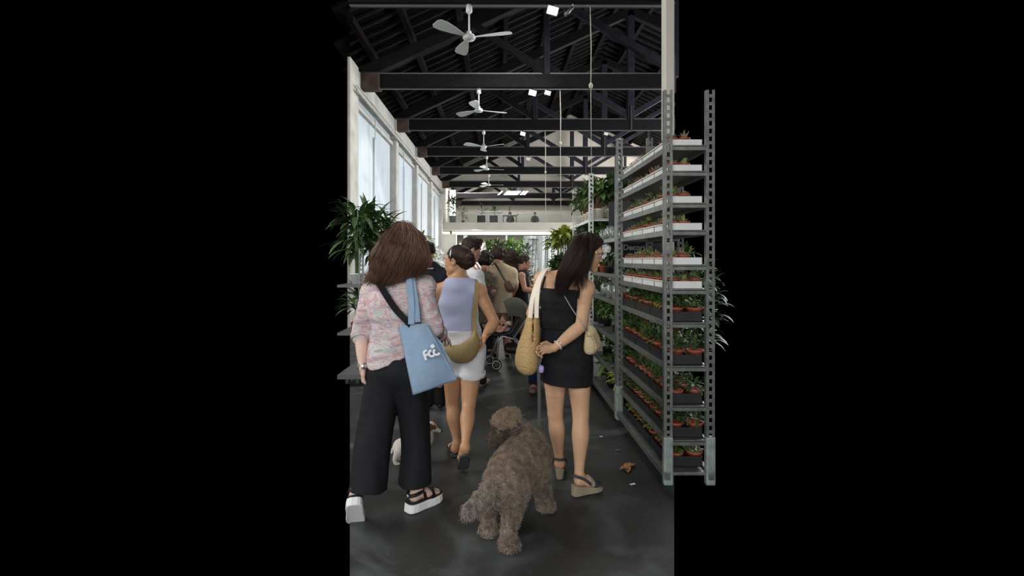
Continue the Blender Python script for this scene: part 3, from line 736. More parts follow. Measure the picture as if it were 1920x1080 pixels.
for j, (x, y, h, H, m_) in enumerate(((-1.70, 8.2, 1.25, .72, 'mid'), (-1.75, 9.2, 1.2, .8, 'lime'), (-1.95, 10.2, 1.3, .72, 'mid'), (-1.62, 10.6, 1.2, .75, 'lime'))):
    tt = empty('display_stand', (x, y, 0), ['plain dark stand under the first yellow-green plant at the left', 'plain dark stand under the second yellow-green plant at the left', 'plain dark stand under the third plant by the left wall', 'plain dark stand under the last plant before the orchids'][j], 'display stand', 'dark stands by the left wall')
    MB().box((x, y, h-.02), (.44, .44, .04)).build('top', M['black'], tt)
    for sx in (-1, 1):
        for sy in (-1, 1): MB().box((x+sx*.19, y+sy*.19, (h-.04)/2), (.03, .03, h-.04)).build('leg', M['black'], tt)
    leafy('bushy_plant', (x, y, h), H, .30, 110, .20, .07, G[m_], ['bushy mid-green plant just above the brown hair', 'yellow-green plant right behind the tall dark ones', 'mid-green plant beside the second wall panel', 'yellow-green plant with pale tips next to the orchids'][j], 'potted plant', 'bushy plants by the left wall', (.1, .13, G['whitepot']), 5, 60+j)
# white orchids, overexposed by daylight
for j, (x, y, z) in enumerate(((-1.42, 9.6, 1.2), (-1.30, 9.9, 1.1), (-1.22, 10.3, .95), (-1.16, 10.1, .75))):
    tt = empty('display_stand', (x, y, 0), ['tall slim white stand under the leftmost orchid', 'slim white stand under the second orchid', 'slim white stand under the third orchid', 'lowest slim white stand under the orchids'][j], 'display stand', 'white stands under the orchids')
    MB().box((x, y, z-.015), (.24, .24, .03)).build('top', M['white'], tt); MB().box((x, y, z/2-.01), (.1, .1, z-.04)).build('column', M['white'], tt)
    leafy('white_orchid', (x, y, z), .62, .15, 12, .16, .05, G['mid'], ['tallest white orchid, leftmost of the orchids', 'second white orchid from the left with a yellow throat', 'third white orchid beside the pale wall', 'lowest white orchid, nearest the man\'s shoulder'][j], 'orchid', 'white orchids', (.06, .1, G['whitepot']), 3, 80+j, lo=.05, flowers=(26, G['petal'], .052))
# right: tops of the third trolley
k = 0
for r_, y in enumerate((6.02, 6.2, 6.45, 6.7, 6.95, 7.15)):
    for c_ in range(3 if r_ < 2 else 1):
        x = FX+.10+c_*.17
        leafy('tall_potted_plant', (x, y, 1.974), .36 if r_ else .40, .17, 44, .17, .075, G['dark'] if (k % 3) else G['mid'], f"dark plant in cream pot, {ords[c_]} from left in {ords[r_]} row of high shelf", 'potted plant', 'cream pots on the high shelf', (.078 if r_ < 2 else .07, .115, G['cream']), 6, 100+k, G['stem'], droop=.8, lo=.42); k += 1
# glass jars and wrapped plants on the second trolley
M['clear'] = mat('clear_glass', (.85, .9, .88), .05, trans=.92)
def jar(x, y, z, r, h, lab, m=None):
    return tag(MB().lathe((x, y, z), [(r*.8, 0), (r, h*.1), (r, h*.75), (r*.6, h*.85), (r*.7, h), (r*.62, h), (r*.5, h*.85), (r*.9, h*.72), (r*.9, h*.12), (.003, h*.06)], 16).build('glass_jar', m or M['clear'], None, True), lab, 'glass jar', 'glass jars on the second trolley')
for j, (x, y, r, h) in enumerate(((1.16, 5.15, .04, .14), (1.22, 5.3, .045, .12), (1.18, 5.42, .04, .16), (1.30, 5.45, .04, .12), (1.2, 5.6, .045, .14), (1.18, 5.75, .04, .14))):
    jar(x, y, 1.694, r, h, f"clear glass jar, {ords[j]} from the near end, upper shelf of the second trolley")
for j in range(12):
    y = 4.72+j*.095; x = FX+.08+(j % 3)*.09
    jar(x, y, 1.094, .045, .15, f"clear wrapped glass jar, {ords[j]} from the near end below the white flowers")
leafy('white_flowering_plant', (1.16, 5.30, 1.349), .2, .12, 26, .09, .04, G['dark'], 'dark leafy plant with small white flowers near the woman\'s chin', 'potted plant', None, (.05, .07, G['blackpot']), 3, 150, flowers=(5, G['petal'], .045))
leafy('leafy_plant', (1.17, 5.65, 1.349), .2, .12, 40, .09, .05, G['dark'], 'dark leafy plant behind the white flowering one', 'potted plant', None, (.05, .07, G['terra']), 3, 151)
tag(MB().lathe((1.15, 4.62, 1.094), [(.045, 0), (.055, .08), (.06, .08), (.06, .1), (.05, .1), (.05, .085), (.003, .085)], 16).build('empty_pot', G['terra'], None, True), 'empty terracotta pot beside the woman in black\'s right arm', 'pot')
for si, z in enumerate((.744, .424)):
    for j in range(5):
        leafy('leafy_plant', (FX+.14+(j % 2)*.18, 4.75+j*.24, z), .22, .17, 60, .10, .05, G['dark'] if (j+si) % 2 else G['mid'], f"leafy plant, {ords[j]} from the near end on the {'fourth' if si == 0 else 'fifth'} shelf of the second trolley", 'potted plant', f"plants on the {'fourth' if si == 0 else 'fifth'} shelf of the second trolley", (.055, .08, G['blackpot']), 3, 160+si*10+j)
for j in range(4):
    leafy('wrapped_plant', (FX+.12+(j % 2)*.05, 4.78+j*.3, .14), .24, .14, 40, .13, .07, G['lime'] if j < 2 else G['mid'], f"bright green plant in a clear sleeve, {ords[j]} from the near end on the bottom deck", 'potted plant', 'wrapped plants on the bottom deck', (.06, .09, G['blackpot']), 3, 180+j, lo=.1)
for j, (x, y, H, R) in enumerate(((1.98, 6.75, 1.35, .34), (2.08, 7.6, 1.5, .40), (2.15, 8.6, 1.5, .42), (2.25, 9.7, 1.6, .45), (2.9, 8.0, 1.6, .45), (3.0, 9.4, 1.7, .5), (2.05, 10.6, 1.3, .4), (2.5, 11.2, 1.7, .5), (2.75, 6.9, 1.3, .4), (1.9, 12.4, 1.35, .4))):  # plants added to darken the gaps between shelves and block side light
    leafy('tall_foliage_plant', (x, y, 0), H, R, 190, .22, .09, G['dark'], f"added tall dark plant blocking light behind the trolleys, {ords[j]} from the camera", 'potted plant', 'added dark plants behind the trolleys', (.16, .28, G['blackpot']), 5, 500+j, lo=.08)
# third trolley lower shelves and beyond
for si, (z, H) in enumerate(((1.554, .34), (1.104, .36), (.704, .3))):
    for j in range(4):
        leafy('leafy_plant', (FX+.17, 6.12+j*.32, z), H, .2, 60, .16, .07, G['dark'] if (j+si) % 2 else G['mid'], f"dark leafy plant, {ords[j]} from the near end, {ords[si+1]} shelf of the third trolley", 'potted plant', 'plants on the third trolley', (.07, .1, G['blackpot']), 4, 200+si*10+j)
for si, (z, H, m_) in enumerate(((1.454, .42, 'lime'), (1.004, .36, 'dark'), (.604, .3, 'dark'))):
    for j in range(4):
        leafy('leafy_plant', (FX-.02+.16*(j % 2), 8.4+j*.3, z), H*(1.1 if j < 2 else .95), .26, 80, .2, .08, G['mid' if (si == 0 and j % 2 == 1) else m_], f"{'yellow-green' if m_ == 'lime' else 'dark green'} plant, {ords[j]} from the near end, {ords[si]} shelf of the fourth trolley", 'potted plant', 'plants on the fourth trolley', (.08, .11, G['blackpot']), 4, 240+si*10+j)
for j in range(6):
    x, y = .72+.10*j, 12.3+.25*(j % 3)
    t = empty('wrapped_plant', (x, y, 1.1), f"tall white-wrapped plant, {ords[j]} from the left in the far cluster", 'wrapped plant', 'white-wrapped plants')
    b = MB().lathe((x, y, 1.1), [(.05, 0), (.07, .2), (.12, .95), (.10, .95), (.06, .2), (.003, .02)], 9); b.build('paper_sleeve', G['wrap'] if 'wrap' in G else M['white'], t)
    leafy_ = MB(); rg = random.Random(j)
    for q in range(14):
        a = rg.uniform(0, 6.28); leafy_.leaf((x, y, 1.9), (math.cos(a)*.7, math.sin(a)*.7, .8), .22, .05, .5)
    leafy_.build('foliage', G['dark'], t)
    if j == 0:
        tb = empty('plant_bench', (x+.25, 12.6, 0), 'dark bench under the white-wrapped plants', 'bench'); MB().box((.97, 12.55, 1.06), (.85, .9, .06)).build('top', M['galv_dark'], tb)
        for sx in (.60, 1.34):
            for sy in (12.15, 12.95): MB().box((sx, sy, .52), (.05, .05, 1.04)).build('leg', M['galv_dark'], tb)
leafy('tall_foliage_plant', (.62, 11.2, 0), 1.85, .22, 90, .2, .07, G['grey'], 'slender silvery plant left of the white-wrapped ones', 'potted plant', None, (.12, .25, G['blackpot']), 5, 290)
# far green hedge of plants in daylight
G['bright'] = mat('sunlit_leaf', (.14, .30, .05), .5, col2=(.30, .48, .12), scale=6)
for j in range(8):
    x = -.45+.34*j
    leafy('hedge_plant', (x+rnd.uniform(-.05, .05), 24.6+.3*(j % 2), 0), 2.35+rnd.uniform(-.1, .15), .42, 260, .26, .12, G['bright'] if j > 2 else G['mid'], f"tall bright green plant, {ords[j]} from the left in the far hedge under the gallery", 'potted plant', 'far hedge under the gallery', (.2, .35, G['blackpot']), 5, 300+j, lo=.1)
for j, (x, h) in enumerate(((.55, 1.1), (.95, 1.05), (1.35, 1.15), (1.75, 1.05))):
    leafy('leafy_plant', (x-.3, 13.5+.6*j, 0), h, .35, 70, .3, .1, G['dark'], f"dark plant on the floor, {ords[j]} of the row behind the people", 'potted plant', 'floor plants behind the people', (.16, .3, G['blackpot']), 5, 320+j)
# sign board behind the near trolley: white lettering on charcoal
t = empty('sign_board', (1.60, 5.80, 1.40), 'charcoal sign board reading Decorum behind the near trolley', 'sign')
M['charcoal'] = mat('charcoal_board', (.045, .05, .055), .6)
MB().box((1.56, 5.80, 1.93), (.60, .02, .44)).build('upper_board', M['charcoal'], t)
MB().box((1.60, 5.80, 1.54), (.66, .02, .27)).build('board', M['charcoal'], t)
def text(body, size, loc, rot, m, parent, name='lettering', ext=.002):
    cu = bpy.data.curves.new(name, 'FONT'); cu.body = body; cu.size = size; cu.extrude = ext; cu.align_x = 'LEFT'; cu.offset = size*.02
    tmp = bpy.data.objects.new('tmp_text', cu); COL.objects.link(tmp); bpy.context.view_layer.update()
    me = bpy.data.meshes.new_from_object(tmp.evaluated_get(bpy.context.evaluated_depsgraph_get())); bpy.data.objects.remove(tmp)
    R = Matrix.Translation(Vector(loc))@rot.to_4x4(); me.transform(R); me.materials.clear(); me.materials.append(m)
    return link(name, me, parent)
text('Decorum', .088, (1.42, 5.785, 1.600), Matrix.Rotation(PI/2, 3, 'X'), mat('sign_letter', (.95, .95, .95), .5), t)

# ---------------------------------------------------------------- gallery
GZ = 3.492
leafy('potted_tree', (-2.6, 28.6, GZ), 1.25, .42, 120, .26, .10, G['dark'], 'tall potted tree at the left end of the upper gallery', 'potted plant', None, (.20, .42, G['grey_pot'] if 'grey_pot' in G else M['galv_dark']), 5, 400, lo=.25)
leafy('potted_plant', (-2.0, 28.5, GZ), .75, .14, 30, .3, .07, G['dark'], 'slim dark plant right of the potted tree on the gallery', 'potted plant', None, (.1, .15, G['blackpot']), 3, 401, lo=.1)
for j, x in enumerate((-.98, -.28)):
    tag(MB().box((x, 28.7, GZ+.22), (.46, .4, .44)).build('planter_box', M['black'], None, bevel=.01), ['left black planter box on the upper gallery', 'right black planter box on the upper gallery'][j], 'planter', 'black planters on the gallery')
    leafy('snake_plant', (x+.05, 28.7, GZ+.442), .5+.25*(1-j), .16, 16, .35, .10, G['dark'], ['taller upright plant in the left gallery planter', 'shorter upright plant in the right gallery planter'][j], 'potted plant', 'plants in the gallery planters', None, 3, 410+j, lo=.05, droop=.1)
tb = empty('gallery_table', (-.4, 30, GZ), 'white table behind the planters on the gallery', 'table'); MB().box((-.45, 30, GZ+.75), (1.5, .7, .05)).build('table_top', M['white'], tb)
for x in (-1.12, .22): MB().box((x, 30, GZ+.36), (.05, .6, .72)).build('leg', M['white'], tb)
for j, x in enumerate((.40, .86)):
    t = empty('gallery_chair', (x, 28.9, GZ), ['dark chair next to the right planter on the gallery', 'second dark chair, right of the first on the gallery'][j], 'chair', 'gallery chairs')
    MB().box((x, 28.9, GZ+.45), (.34, .4, .04)).build('seat', M['black'], t); MB().beam((x+.15, 28.9, GZ+.45), (x+.26, 28.9, GZ+(1.0 if j == 0 else .55)), .4, .03).build('backrest', M['black'], t)
    for sx in (-1, 1):
        for sy in (-1, 1): MB().box((x+sx*.14, 28.9+sy*.17, GZ+.215), (.03, .03, .43)).build('leg', M['black'], t)
# hanging bright lamps over the gallery
t = empty('lamp_cluster', (.85, 31, 5.9), 'bright slatted lamp cluster hanging over the gallery', 'ceiling light')
M['lamp2'] = mat('bright_lamp', (1, 1, 1), .5, emit=(1, 1, .96), es=2.5)
for dx, w_ in ((-.75, .10), (0, .85), (.62, .12), (.82, .12)):
    b = MB(); x = .85+dx; b.add([(x-w_/2-.12, 31, 5.42), (x+w_/2-.12, 31, 5.42), (x+w_/2+.12, 31.6, 5.72), (x-w_/2+.12, 31.6, 5.72), (x-w_/2-.12, 31.03, 5.40), (x+w_/2-.12, 31.03, 5.40), (x+w_/2+.12, 31.63, 5.70), (x-w_/2+.12, 31.63, 5.70)], [(0, 1, 2, 3), (7, 6, 5, 4), (0, 4, 5, 1), (1, 5, 6, 2), (2, 6, 7, 3), (3, 7, 4, 0)])
    b.build('lamp_panel', M['lamp2'], t)
for x in (.5, 1.3): MB().tube([(x, 31.3, 5.6), (x, 31.3, 8.0)], .01).build('hanging_wire', M['galv_dark'], t)
# leaf litter on the floor
def litter(x, y, s, m, lab):
    b = MB(); rg = random.Random(int(x*100))
    for k in range(5): a = rg.uniform(0, 6.28); b.leaf((x+rg.uniform(-.02, .02)*s, y+rg.uniform(-.02, .02)*s, .006), (math.cos(a), math.sin(a), .25), .06*s, .04*s, .2, .3, 4)
    return tag(b.build('fallen_leaf', m, None, True), lab, 'fallen leaf', 'litter on the floor')
M['dryleaf'] = mat('dry_leaf', (.30, .15, .06), .8, var=.3)
litter(.91, 3.60, 1.4, M['dryleaf'], 'crumpled brown dry leaf on the floor near the trolley foot')
litter(.89, 3.35, .35, M['white'], 'tiny white scrap on the floor in front of the dry leaf')
litter(.93, 3.95, .35, mat('pale_leaf', (.2, .2, .18)), 'small pale scrap on the floor behind the dry leaf')
litter(.86, 4.25, .3, M['white'], 'tiny pale scrap on the floor closest to the second trolley')
# ---------------------------------------------------------------- people
S_ = {}
def skin(n, c): return mat(n, c, .5, var=.06, scale=14, sss=.12, spec=.35)
S_['tan'] = skin('tanned_skin', (.56, .335, .20)); S_['fair'] = skin('fair_skin', (.60, .38, .29)); S_['warm'] = skin('brown_skin', (.38, .19, .105)); S_['rosy'] = skin('rosy_skin', (.52, .27, .19))
def hairm(n, c, c2): return mat(n, c, .55, col2=c2, scale=24, stretch=(1, 1, .25), spec=.22)
H_ = {'dark': hairm('dark_brown_hair', (.016, .009, .007), (.034, .018, .013)), 'brown': hairm('brown_hair', (.10, .052, .034), (.19, .105, .07)), 'black': hairm('black_hair', (.008, .006, .006), (.02, .014, .012)), 'curl': hairm('dark_curly_hair', (.02, .011, .009), (.05, .028, .02))}
def frame(f, u=(0, 0, 1)):
    f = nrm(f); r = nrm(np.cross(f, u)); return r, f, np.cross(r, f)
class Head:
    def __init__(s, C, f, u=(0, 0, 1), sc=1.0): s.C = A(*C); s.r, s.f, s.u = frame(f, u); s.sc = sc
    def __call__(s, x, y, z): return s.C+(s.r*x+s.f*y+s.u*z)*s.sc
    def ax(s): return (s.r, s.f, s.u)
    def skull(s, B, detail=True):
        c = s.sc; X = s.ax(); q = lambda *v: A(*v)*c
        B.ell(s(0, -.012, .026), q(.074, .093, .088), X, .01); B.ell(s(0, .018, -.025), q(.060, .068, .085), X, .02)
        B.seg(s(-.04, .015, -.068), s(0, .066, -.098), .024*c, .017*c, s.r, .02); B.seg(s(.04, .015, -.068), s(0, .066, -.098), .024*c, .017*c, s.r, .02)
        B.ell(s(0, .068, .022), q(.05, .02, .022), X, .015)
        if detail:
            B.seg(s(0, .081, .004), s(0, .095, -.030), .007*c, .0115*c, s.r, .012); B.ell(s(-.011, .087, -.033), q(.008, .009, .007), X, .006); B.ell(s(.011, .087, -.033), q(.008, .009, .007), X, .006)
            B.ell(s(0, .083, -.059), q(.022, .013, .0065), X, .006); B.ell(s(0, .081, -.069), q(.019, .013, .0075), X, .006)
            for e in (-1, 1):
                B.ell(s(e*.031, .086, .002), q(.016, .012, .011), X, .010, True)
                B.ell(s(e*.074, -.010, -.008), (.010*c, .019*c, .031*c), [nrm(s.r*e-s.f*.4), nrm(s.f+s.r*e*.4), s.u], .006); B.ell(s(e*.082, -.004, -.008), q(.006, .010, .017), X, .004, True)
    def eyes(s, parent, iris):
        for e in (-1, 1):
            c = s(e*.031, .0685, .001); b = MB(); b.lathe(c-s.f*.012*s.sc, [(.002, -.0), (.008*s.sc, .002), (.0105*s.sc, .010), (.0095*s.sc, .017), (.0065*s.sc, .0215)], 12, s.f)
            eb = b.build('eye', M['white'], parent, True)
            MB().lathe(c+s.f*.0085*s.sc, [(.0078*s.sc, 0), (.0055*s.sc, .002), (.001, .0030)], 10, s.f).build('iris', iris, eb, True)
        m = MB()
        for e in (-1, 1): m.tube([s(e*.016, .089, .018), s(e*.032, .088, .024), s(e*.048, .076, .019)], [.002, .003, .0015], 5)
        m.build('eyebrow', H_['dark'], parent, True)
M['iris'] = mat('dark_iris', (.02, .012, .008), .2)
def hand(B, W, d, n, thumb, curl=.5, s=1.0, splay=.12, k=.004):
    """W wrist, d towards the fingers, n palm normal (fingers close towards it), thumb +1/-1 along d x n"""
    d = nrm(d); n = nrm(A(*n)-d*np.dot(n, d)); l = np.cross(d, n)*thumb; P_ = A(*W)
    B.seg(P_, P_+d*.035*s, (.026*s, .017*s), (.036*s, .014*s), l, .015); B.seg(P_+d*.03*s, P_+d*.082*s, (.036*s, .0135*s), (.041*s, .012*s), l, .012)
    for i, (L, r) in enumerate(((.070, .0085), (.079, .0088), (.073, .0085), (.058, .0075))):
        o = .031-.0207*i; b = P_+d*(.086-.006*abs(i-1.2))*s+l*o*s; dd = nrm(d+l*(1.5-i)*splay*.5); cu = curl*(1+.13*i); p = b-dd*.01
        for j, fr in enumerate((.45, .30, .25)):
            a = cu*(.55+.5*j); q = nrm(dd*math.cos(a)+n*math.sin(a)); e = p+q*(L*fr+(.01 if j == 0 else 0))*s
            B.seg(p, e, (r-.0006*j)*s, (r-.0006*(j+1))*s, l, k if j else .006); p = e
    b = P_+d*.026*s+l*.030*s; t1 = nrm(d*.62+l*.7+n*.35); t2 = nrm(d*.85+l*.30+n*(.3+.5*curl))
    m1 = b+t1*.038*s; B.seg(b-t1*.012, m1, .0125*s, .0105*s, l, .010); B.seg(m1, m1+t2*.030*s, .0102*s, .0095*s, l, .005); B.seg(m1+t2*.030*s, m1+t2*.052*s, .0095*s, .0075*s, l, .004)
def lerp(a, b, t): return A(*a)*(1-t)+A(*b)*t
def arm(B, sh, el, wr, s=1.0, side=(0, 1, 0)):
    B.ell(sh, (.050*s, .050*s, .050*s), None, .04)
    B.chain([(sh, .050*s), (lerp(sh, el, .35), .048*s), (lerp(sh, el, .8), .040*s), (el, .038*s)], side, .03)
    B.chain([(el, .038*s), (lerp(el, wr, .25), .042*s), (lerp(el, wr, .6), .036*s), (lerp(el, wr, .85), (.030*s, .026*s)), (wr, (.029*s, .022*s))], side, .012)
def leg(B, hip, kn, an, s=1.0, back=(0, -1, 0)):
    back = A(*back); L = lambda a, b, t, o=0: lerp(a, b, t)+back*o
    B.chain([(hip, .094*s), (L(hip, kn, .35), .083*s), (L(hip, kn, .7), .067*s), (L(hip, kn, .92), .057*s), (kn, .054*s)], (1, 0, 0), .03)
    B.chain([(kn, .053*s), (L(kn, an, .12, .006), .053*s), (L(kn, an, .26, .015), .0575*s), (L(kn, an, .38, .014), .055*s), (L(kn, an, .55, .006), .046*s), (L(kn, an, .75), .036*s), (L(kn, an, .9), .031*s), (an, .032*s)], (1, 0, 0), .012)
def foot(B, an, heel, toe, s=1.0, toes=True):
    """heel and toe are points on the sole plane"""
    heel, toe = A(*heel), A(*toe); d = nrm(toe-heel); up = nrm(A(0, 0, 1)-d*d[2]); l = np.cross(d, up)
    B.seg(A(*an), heel+d*.035+up*.035, .031*s, (.029*s, .032*s), l, .02); B.seg(heel+d*.03+up*.028, lerp(heel, toe, .45)+up*.032, (.028*s, .028*s), (.034*s, .026*s), l, .02)
    B.seg(A(*an)+d*.01-up*.01, lerp(heel, toe, .6)+up*.026, (.028*s, .024*s), (.036*s, .02*s), l, .03)
    B.seg(lerp(heel, toe, .5)+up*.024, lerp(heel, toe, .8)+up*.016, (.040*s, .020*s), (.042*s, .014*s), l, .02)
    for i in range(5):
        o = (-.032+.016*i)*s; Lt = (.0, .004, .008, .004, -.01)[i]
        B.seg(lerp(heel, toe, .78)+l*o+up*.014, toe+l*o*.95+d*(Lt-.014)+up*.011, .0095*s, .0085*s, l, .004)
def torso(B, J, s, inf=0.0, hips=True, shoulders=True, k=.04):
    """J: neck, upper, chest, waist, pelvis, shL, shR, side"""
    sd = J['side']; g = lambda w, d: (w*s+inf, d*s+inf)
    if hips:
        B.seg(J['pelvis']-A(0, 0, .05), J['pelvis'], g(.150, .105), g(.165, .112), sd, k)
        B.seg(J['pelvis'], J['waist'], g(.165, .112), g(.122, .088), sd, k)
        for e in (-1, 1): B.ell(J['pelvis']+J['side']*e*.065*s+J['back']*.055*s-A(0, 0, .03), (.085*s+inf, .075*s+inf, .085*s+inf), None, .03)
    B.seg(J['waist'], J['chest'], g(.122, .088), g(.142, .098), sd, k); B.seg(J['chest'], J['upper'], g(.142, .098), g(.135, .078), sd, k)
    if shoulders:
        for q in ('shL', 'shR'):
            B.seg(J['upper']+(J['neck']-J['upper'])*.35, J[q], g(.065, .055), g(.048, .046), (0, 0, 1), k)
            B.seg(J['neck'], J[q], .034*s+inf, .036*s+inf, sd, k)
def pose(**k):
    J = {a: A(*b) for a, b in k.items()}; J['side'] = nrm(J['shR']-J['shL']) if 'side' not in J else J['side']; J.setdefault('back', A(0, -1, 0)); return J
def neck(B, H, J, s=1.0):
    B.chain([(H(0, -.022, -.055), .052*s), (H(0, -.03, -.095), .049*s), (J['neck'], .056*s)], J['side'], .025)

# ---- the woman in black with the dog
RW = pose(neck=P(1066, 515, 3.31), upper=P(1056, 532, 3.33), chest=P(1052, 562, 3.34), waist=P(1053, 608, 3.35), pelvis=P(1060, 650, 3.36), shL=P(1017, 524, 3.36), shR=P(1099, 541, 3.29), side=(1, -.1, -.12))
hR = Head(P(1103, 474, 3.25), (.97, .06, -.24), (.25, 0, 1), .98)
rw = empty('person', (RW['pelvis'][0], 3.35, 0), 'woman in black camisole and black denim skirt leaning towards the plant trolley', 'person')
B = Blob(.0042); hR.skull(B); neck(B, hR, RW, .92); torso(B, RW, .88)
elR, wrR = P(1090, 611, 3.17), P(1039, 653, 3.12); arm(B, RW['shR'], elR, wrR, .95, (0, 1, 0)); arm(B, RW['shL'], P(997, 588, 3.44), P(1012, 628, 3.60), .92)
hd = nrm(A(-1, .05, -.05)); hand(B, wrR, hd, (-.1, -.85, -.35), 1, 1.0, .92)
hand(B, P(1012, 628, 3.60), (.3, .9, 0), (0, 0, -1), 1, .6, .9)
kL, kR, aL, aR = P(1041, 776, 3.42), P(1089, 778, 3.30), P(1049, 868, 3.47), P(1086, 893, 3.235)
leg(B, P(1041, 672, 3.38), kL, aL, .93); leg(B, P(1083, 670, 3.35), kR, aR, .97)
heR, toR = A(.475, 3.20, .068), A(.655, 3.285, .022); heL, toL = A(.415, 3.44, .072), A(.445, 3.64, .022)
foot(B, aR, heR, toR, .92); foot(B, aL, heL, toL, .90)
body = B.build('body', S_['tan'], rw)
hR.eyes(rw, M['iris'])
MB().tube([hR(-.018, .088, -.064), hR(0, .0935, -.064), hR(.018, .088, -.064)], [.0015, .0038, .0015], 6).build('lips', mat('pink_lips', (.48, .20, .15), .45), rw, True)
# camisole
M['blackcloth'] = mat('black_jersey', (.010, .010, .011), .8, bump=.3, bscale=70, spec=.2); M['denim'] = mat('black_denim', (.013, .013, .0145), .85, var=.35, scale=18, bump=.5, bscale=120, spec=.2)
def folds(amp, f, seed=0, sx=1, sy=1, sz=1): return lambda x, y, z: amp*wnoise(x*sx, y*sy, z*sz, f, 6, seed)
B = Blob(.0055); torso(B, RW, .88, .010, True, True); B.cut(P(1040, 541, 3.3), (0.05, 0, 1)); B.cut(P(1094, 553, 3.3), nrm(A(.72, 0, .55))); B.cut(P(1050, 617, 3.3), (0, 0, -1)); B.cut(P(1006, 541, 3.3), nrm(A(-1, 0, .45)))
B.build('camisole', M['blackcloth'], rw, folds(.0035, 34, 2, 1, 1, 2.2))
b = MB()
for p0, p1, p2 in ((P(1016, 543, 3.235), P(1020, 527, 3.27), P(1025, 512, 3.33)), (P(1084, 560, 3.185), P(1086, 545, 3.195), P(1079, 522, 3.26))):
    b.ribbon(spline([p0, p1, p2], 4), .011, .004, (0, -1, .3))
b.build('shoulder_strap', M['blackcloth'], rw)
# skirt
B = Blob(.0055); hem = P(1062, 716, 3.36); sd = A(1, -.05, -.03)
B.chain([(P(1052, 606, 3.35), (.128, .098)), (P(1057, 635, 3.36), (.165, .125)), (P(1060, 665, 3.36), (.178, .145)), (P(1062, 745, 3.36), (.170, .142))], sd, .03)
B.cut(hem+A(0, 0, 0), nrm(A(-.07, .05, -1))); B.cut(P(1052, 604, 3.35), (.05, 0, 1))
sk = B.build('skirt', M['denim'], rw, folds(.004, 30, 5, 1.4, 1.4, .5))
b = MB()
for x0 in (-.055, .10):
    c = P(1060, 648, 3.36); yy_ = c[1]-.158
    b.add([c+A(x0-.055, -.168+.02*abs(x0), .035), c+A(x0+.02, -.172+.02*abs(x0), .035), c+A(x0+.02, -.172, -.05), c+A(x0-.018, -.172, -.075), c+A(x0-.055, -.168, -.05)], [(0, 1, 2, 3, 4)])
waistb = MB(); n_ = 40
pts = [P(1053, 609, 3.35)+A(math.cos(a)*.147, math.sin(a)*.118, -.004*math.cos(a)) for a in np.linspace(0, 2*PI, n_)]
waistb.ribbon(pts, .030, .006, [A(math.cos(a), math.sin(a), 0) for a in np.linspace(0, 2*PI, n_)]).build('waistband', M['denim'], sk)
MB().ribbon([P(1053, 600, 3.222), P(1053, 618, 3.218)], .012, .006, (0, -1, 0)).build('belt_loop', M['denim'], sk)
# wedge sandals
M['wedge'] = mat('jute_wedge', (.33, .27, .18), .85, var=.12, scale=40, bump=.5, bscale=160, stretch=(1, 1, 8)); M['slate'] = mat('slate_strap', (.045, .048, .055), .6)
def sole(name, heel, toe, wid, hh, ht, m, parent, flare=1.0):
    """a sole from the ground up to the foot: hh, ht thickness at heel and toe"""
    heel, toe = A(*heel), A(*toe); d = nrm((toe-heel)*A(1, 1, 0)); l = A(d[1], -d[0], 0); L = np.linalg.norm((toe-heel)[:2]); n_ = 22; top = []; bot = []
    prof = [(0, .22), (.015, .45), (.05, .66), (.1, .76), (.2, .80), (.42, .78), (.6, .95), (.75, 1.02), (.87, .93), (.95, .7), (.99, .4), (1.0, .15)]
    ts = [p[0] for p in prof]; ws = [p[1] for p in prof]
    out = [(t, w*wid/2) for t, w in prof]+[(t, -w*wid/2) for t, w in reversed(prof)]
    z0 = min(heel[2]-hh, toe[2]-ht)
    for t, w in out:
        zt_ = heel[2]*(1-t)+toe[2]*t; th = hh*(1-t)+ht*t; base = heel*A(1, 1, 0)+d*L*t
        top.append(base+l*w+A(0, 0, zt_)); bot.append(base+l*w*flare+A(0, 0, zt_-th))
    k_ = len(out); b = MB().add(bot+top, [tuple(range(k_)), tuple(range(2*k_-1, k_-1, -1))]+[(i, k_+i, k_+(i+1) % k_, (i+1) % k_) for i in range(k_)])
    return b.build(name, m, parent, bevel=.006)
def wedge(nm, an, he, to, wid, lab):
    fl_ = .9 if lab else .72; t = empty(nm, (he[0], he[1], 0)); d = nrm((to-he)*A(1, 1, 0)); l = A(d[1], -d[0], 0); t.parent = rw; t.location = Vector((he[0], he[1], 0))-rw.location
    s_ = sole('wedge_sole', he-d*.012+A(0, 0, .004), to+d*.016+A(0, 0, .004), .085, he[2]+.002, to[2]+.0005, M['wedge'], t, fl_)
    arc = [he+d*.085+l*s*.036+A(0, 0, .006) for s in (1,)]
    up = A(0, 0, 1)
    pts = spline([he+d*.10+l*.046+up*.004, he+d*.05+l*.044+up*.045, he+d*.005+l*.030+up*.064, he+up*.068-d*.018, he+d*.005-l*.030+up*.064, he+d*.05-l*.044+up*.045, he+d*.10-l*.046+up*.004], 6)
    cen = he+d*.05+up*.04
    MB().ribbon(pts, .017, .005, [nrm((p-cen)*A(1, 1, .2)) for p in pts]).build('heel_strap', M['slate'], t)
    vp = []; 
    B2 = Blob(.004); B2.seg(lerp(he, to, .66)+up*.024, lerp(he, to, .93)+up*.014, (.048, .030), (.040, .019), l, .01); B2.cut(lerp(he, to, .64), -d); B2.cut(lerp(he, to, .5)-up*.004, -up); B2.build('toe_cap', M['slate'], t)
    B2 = Blob(.004); B2.seg(lerp(he, to, .45)+up*.040, lerp(he, to, .66)+up*.026, (.042, .036), (.047, .031), l, .01); B2.cut(lerp(he, to, .44)+up*.02, nrm(-d+up*.5)); B2.cut(lerp(he, to, .55), -up); B2.cut(lerp(he, to, .68), d); B2.build('vamp_band', M['wedge'], t)
    return t
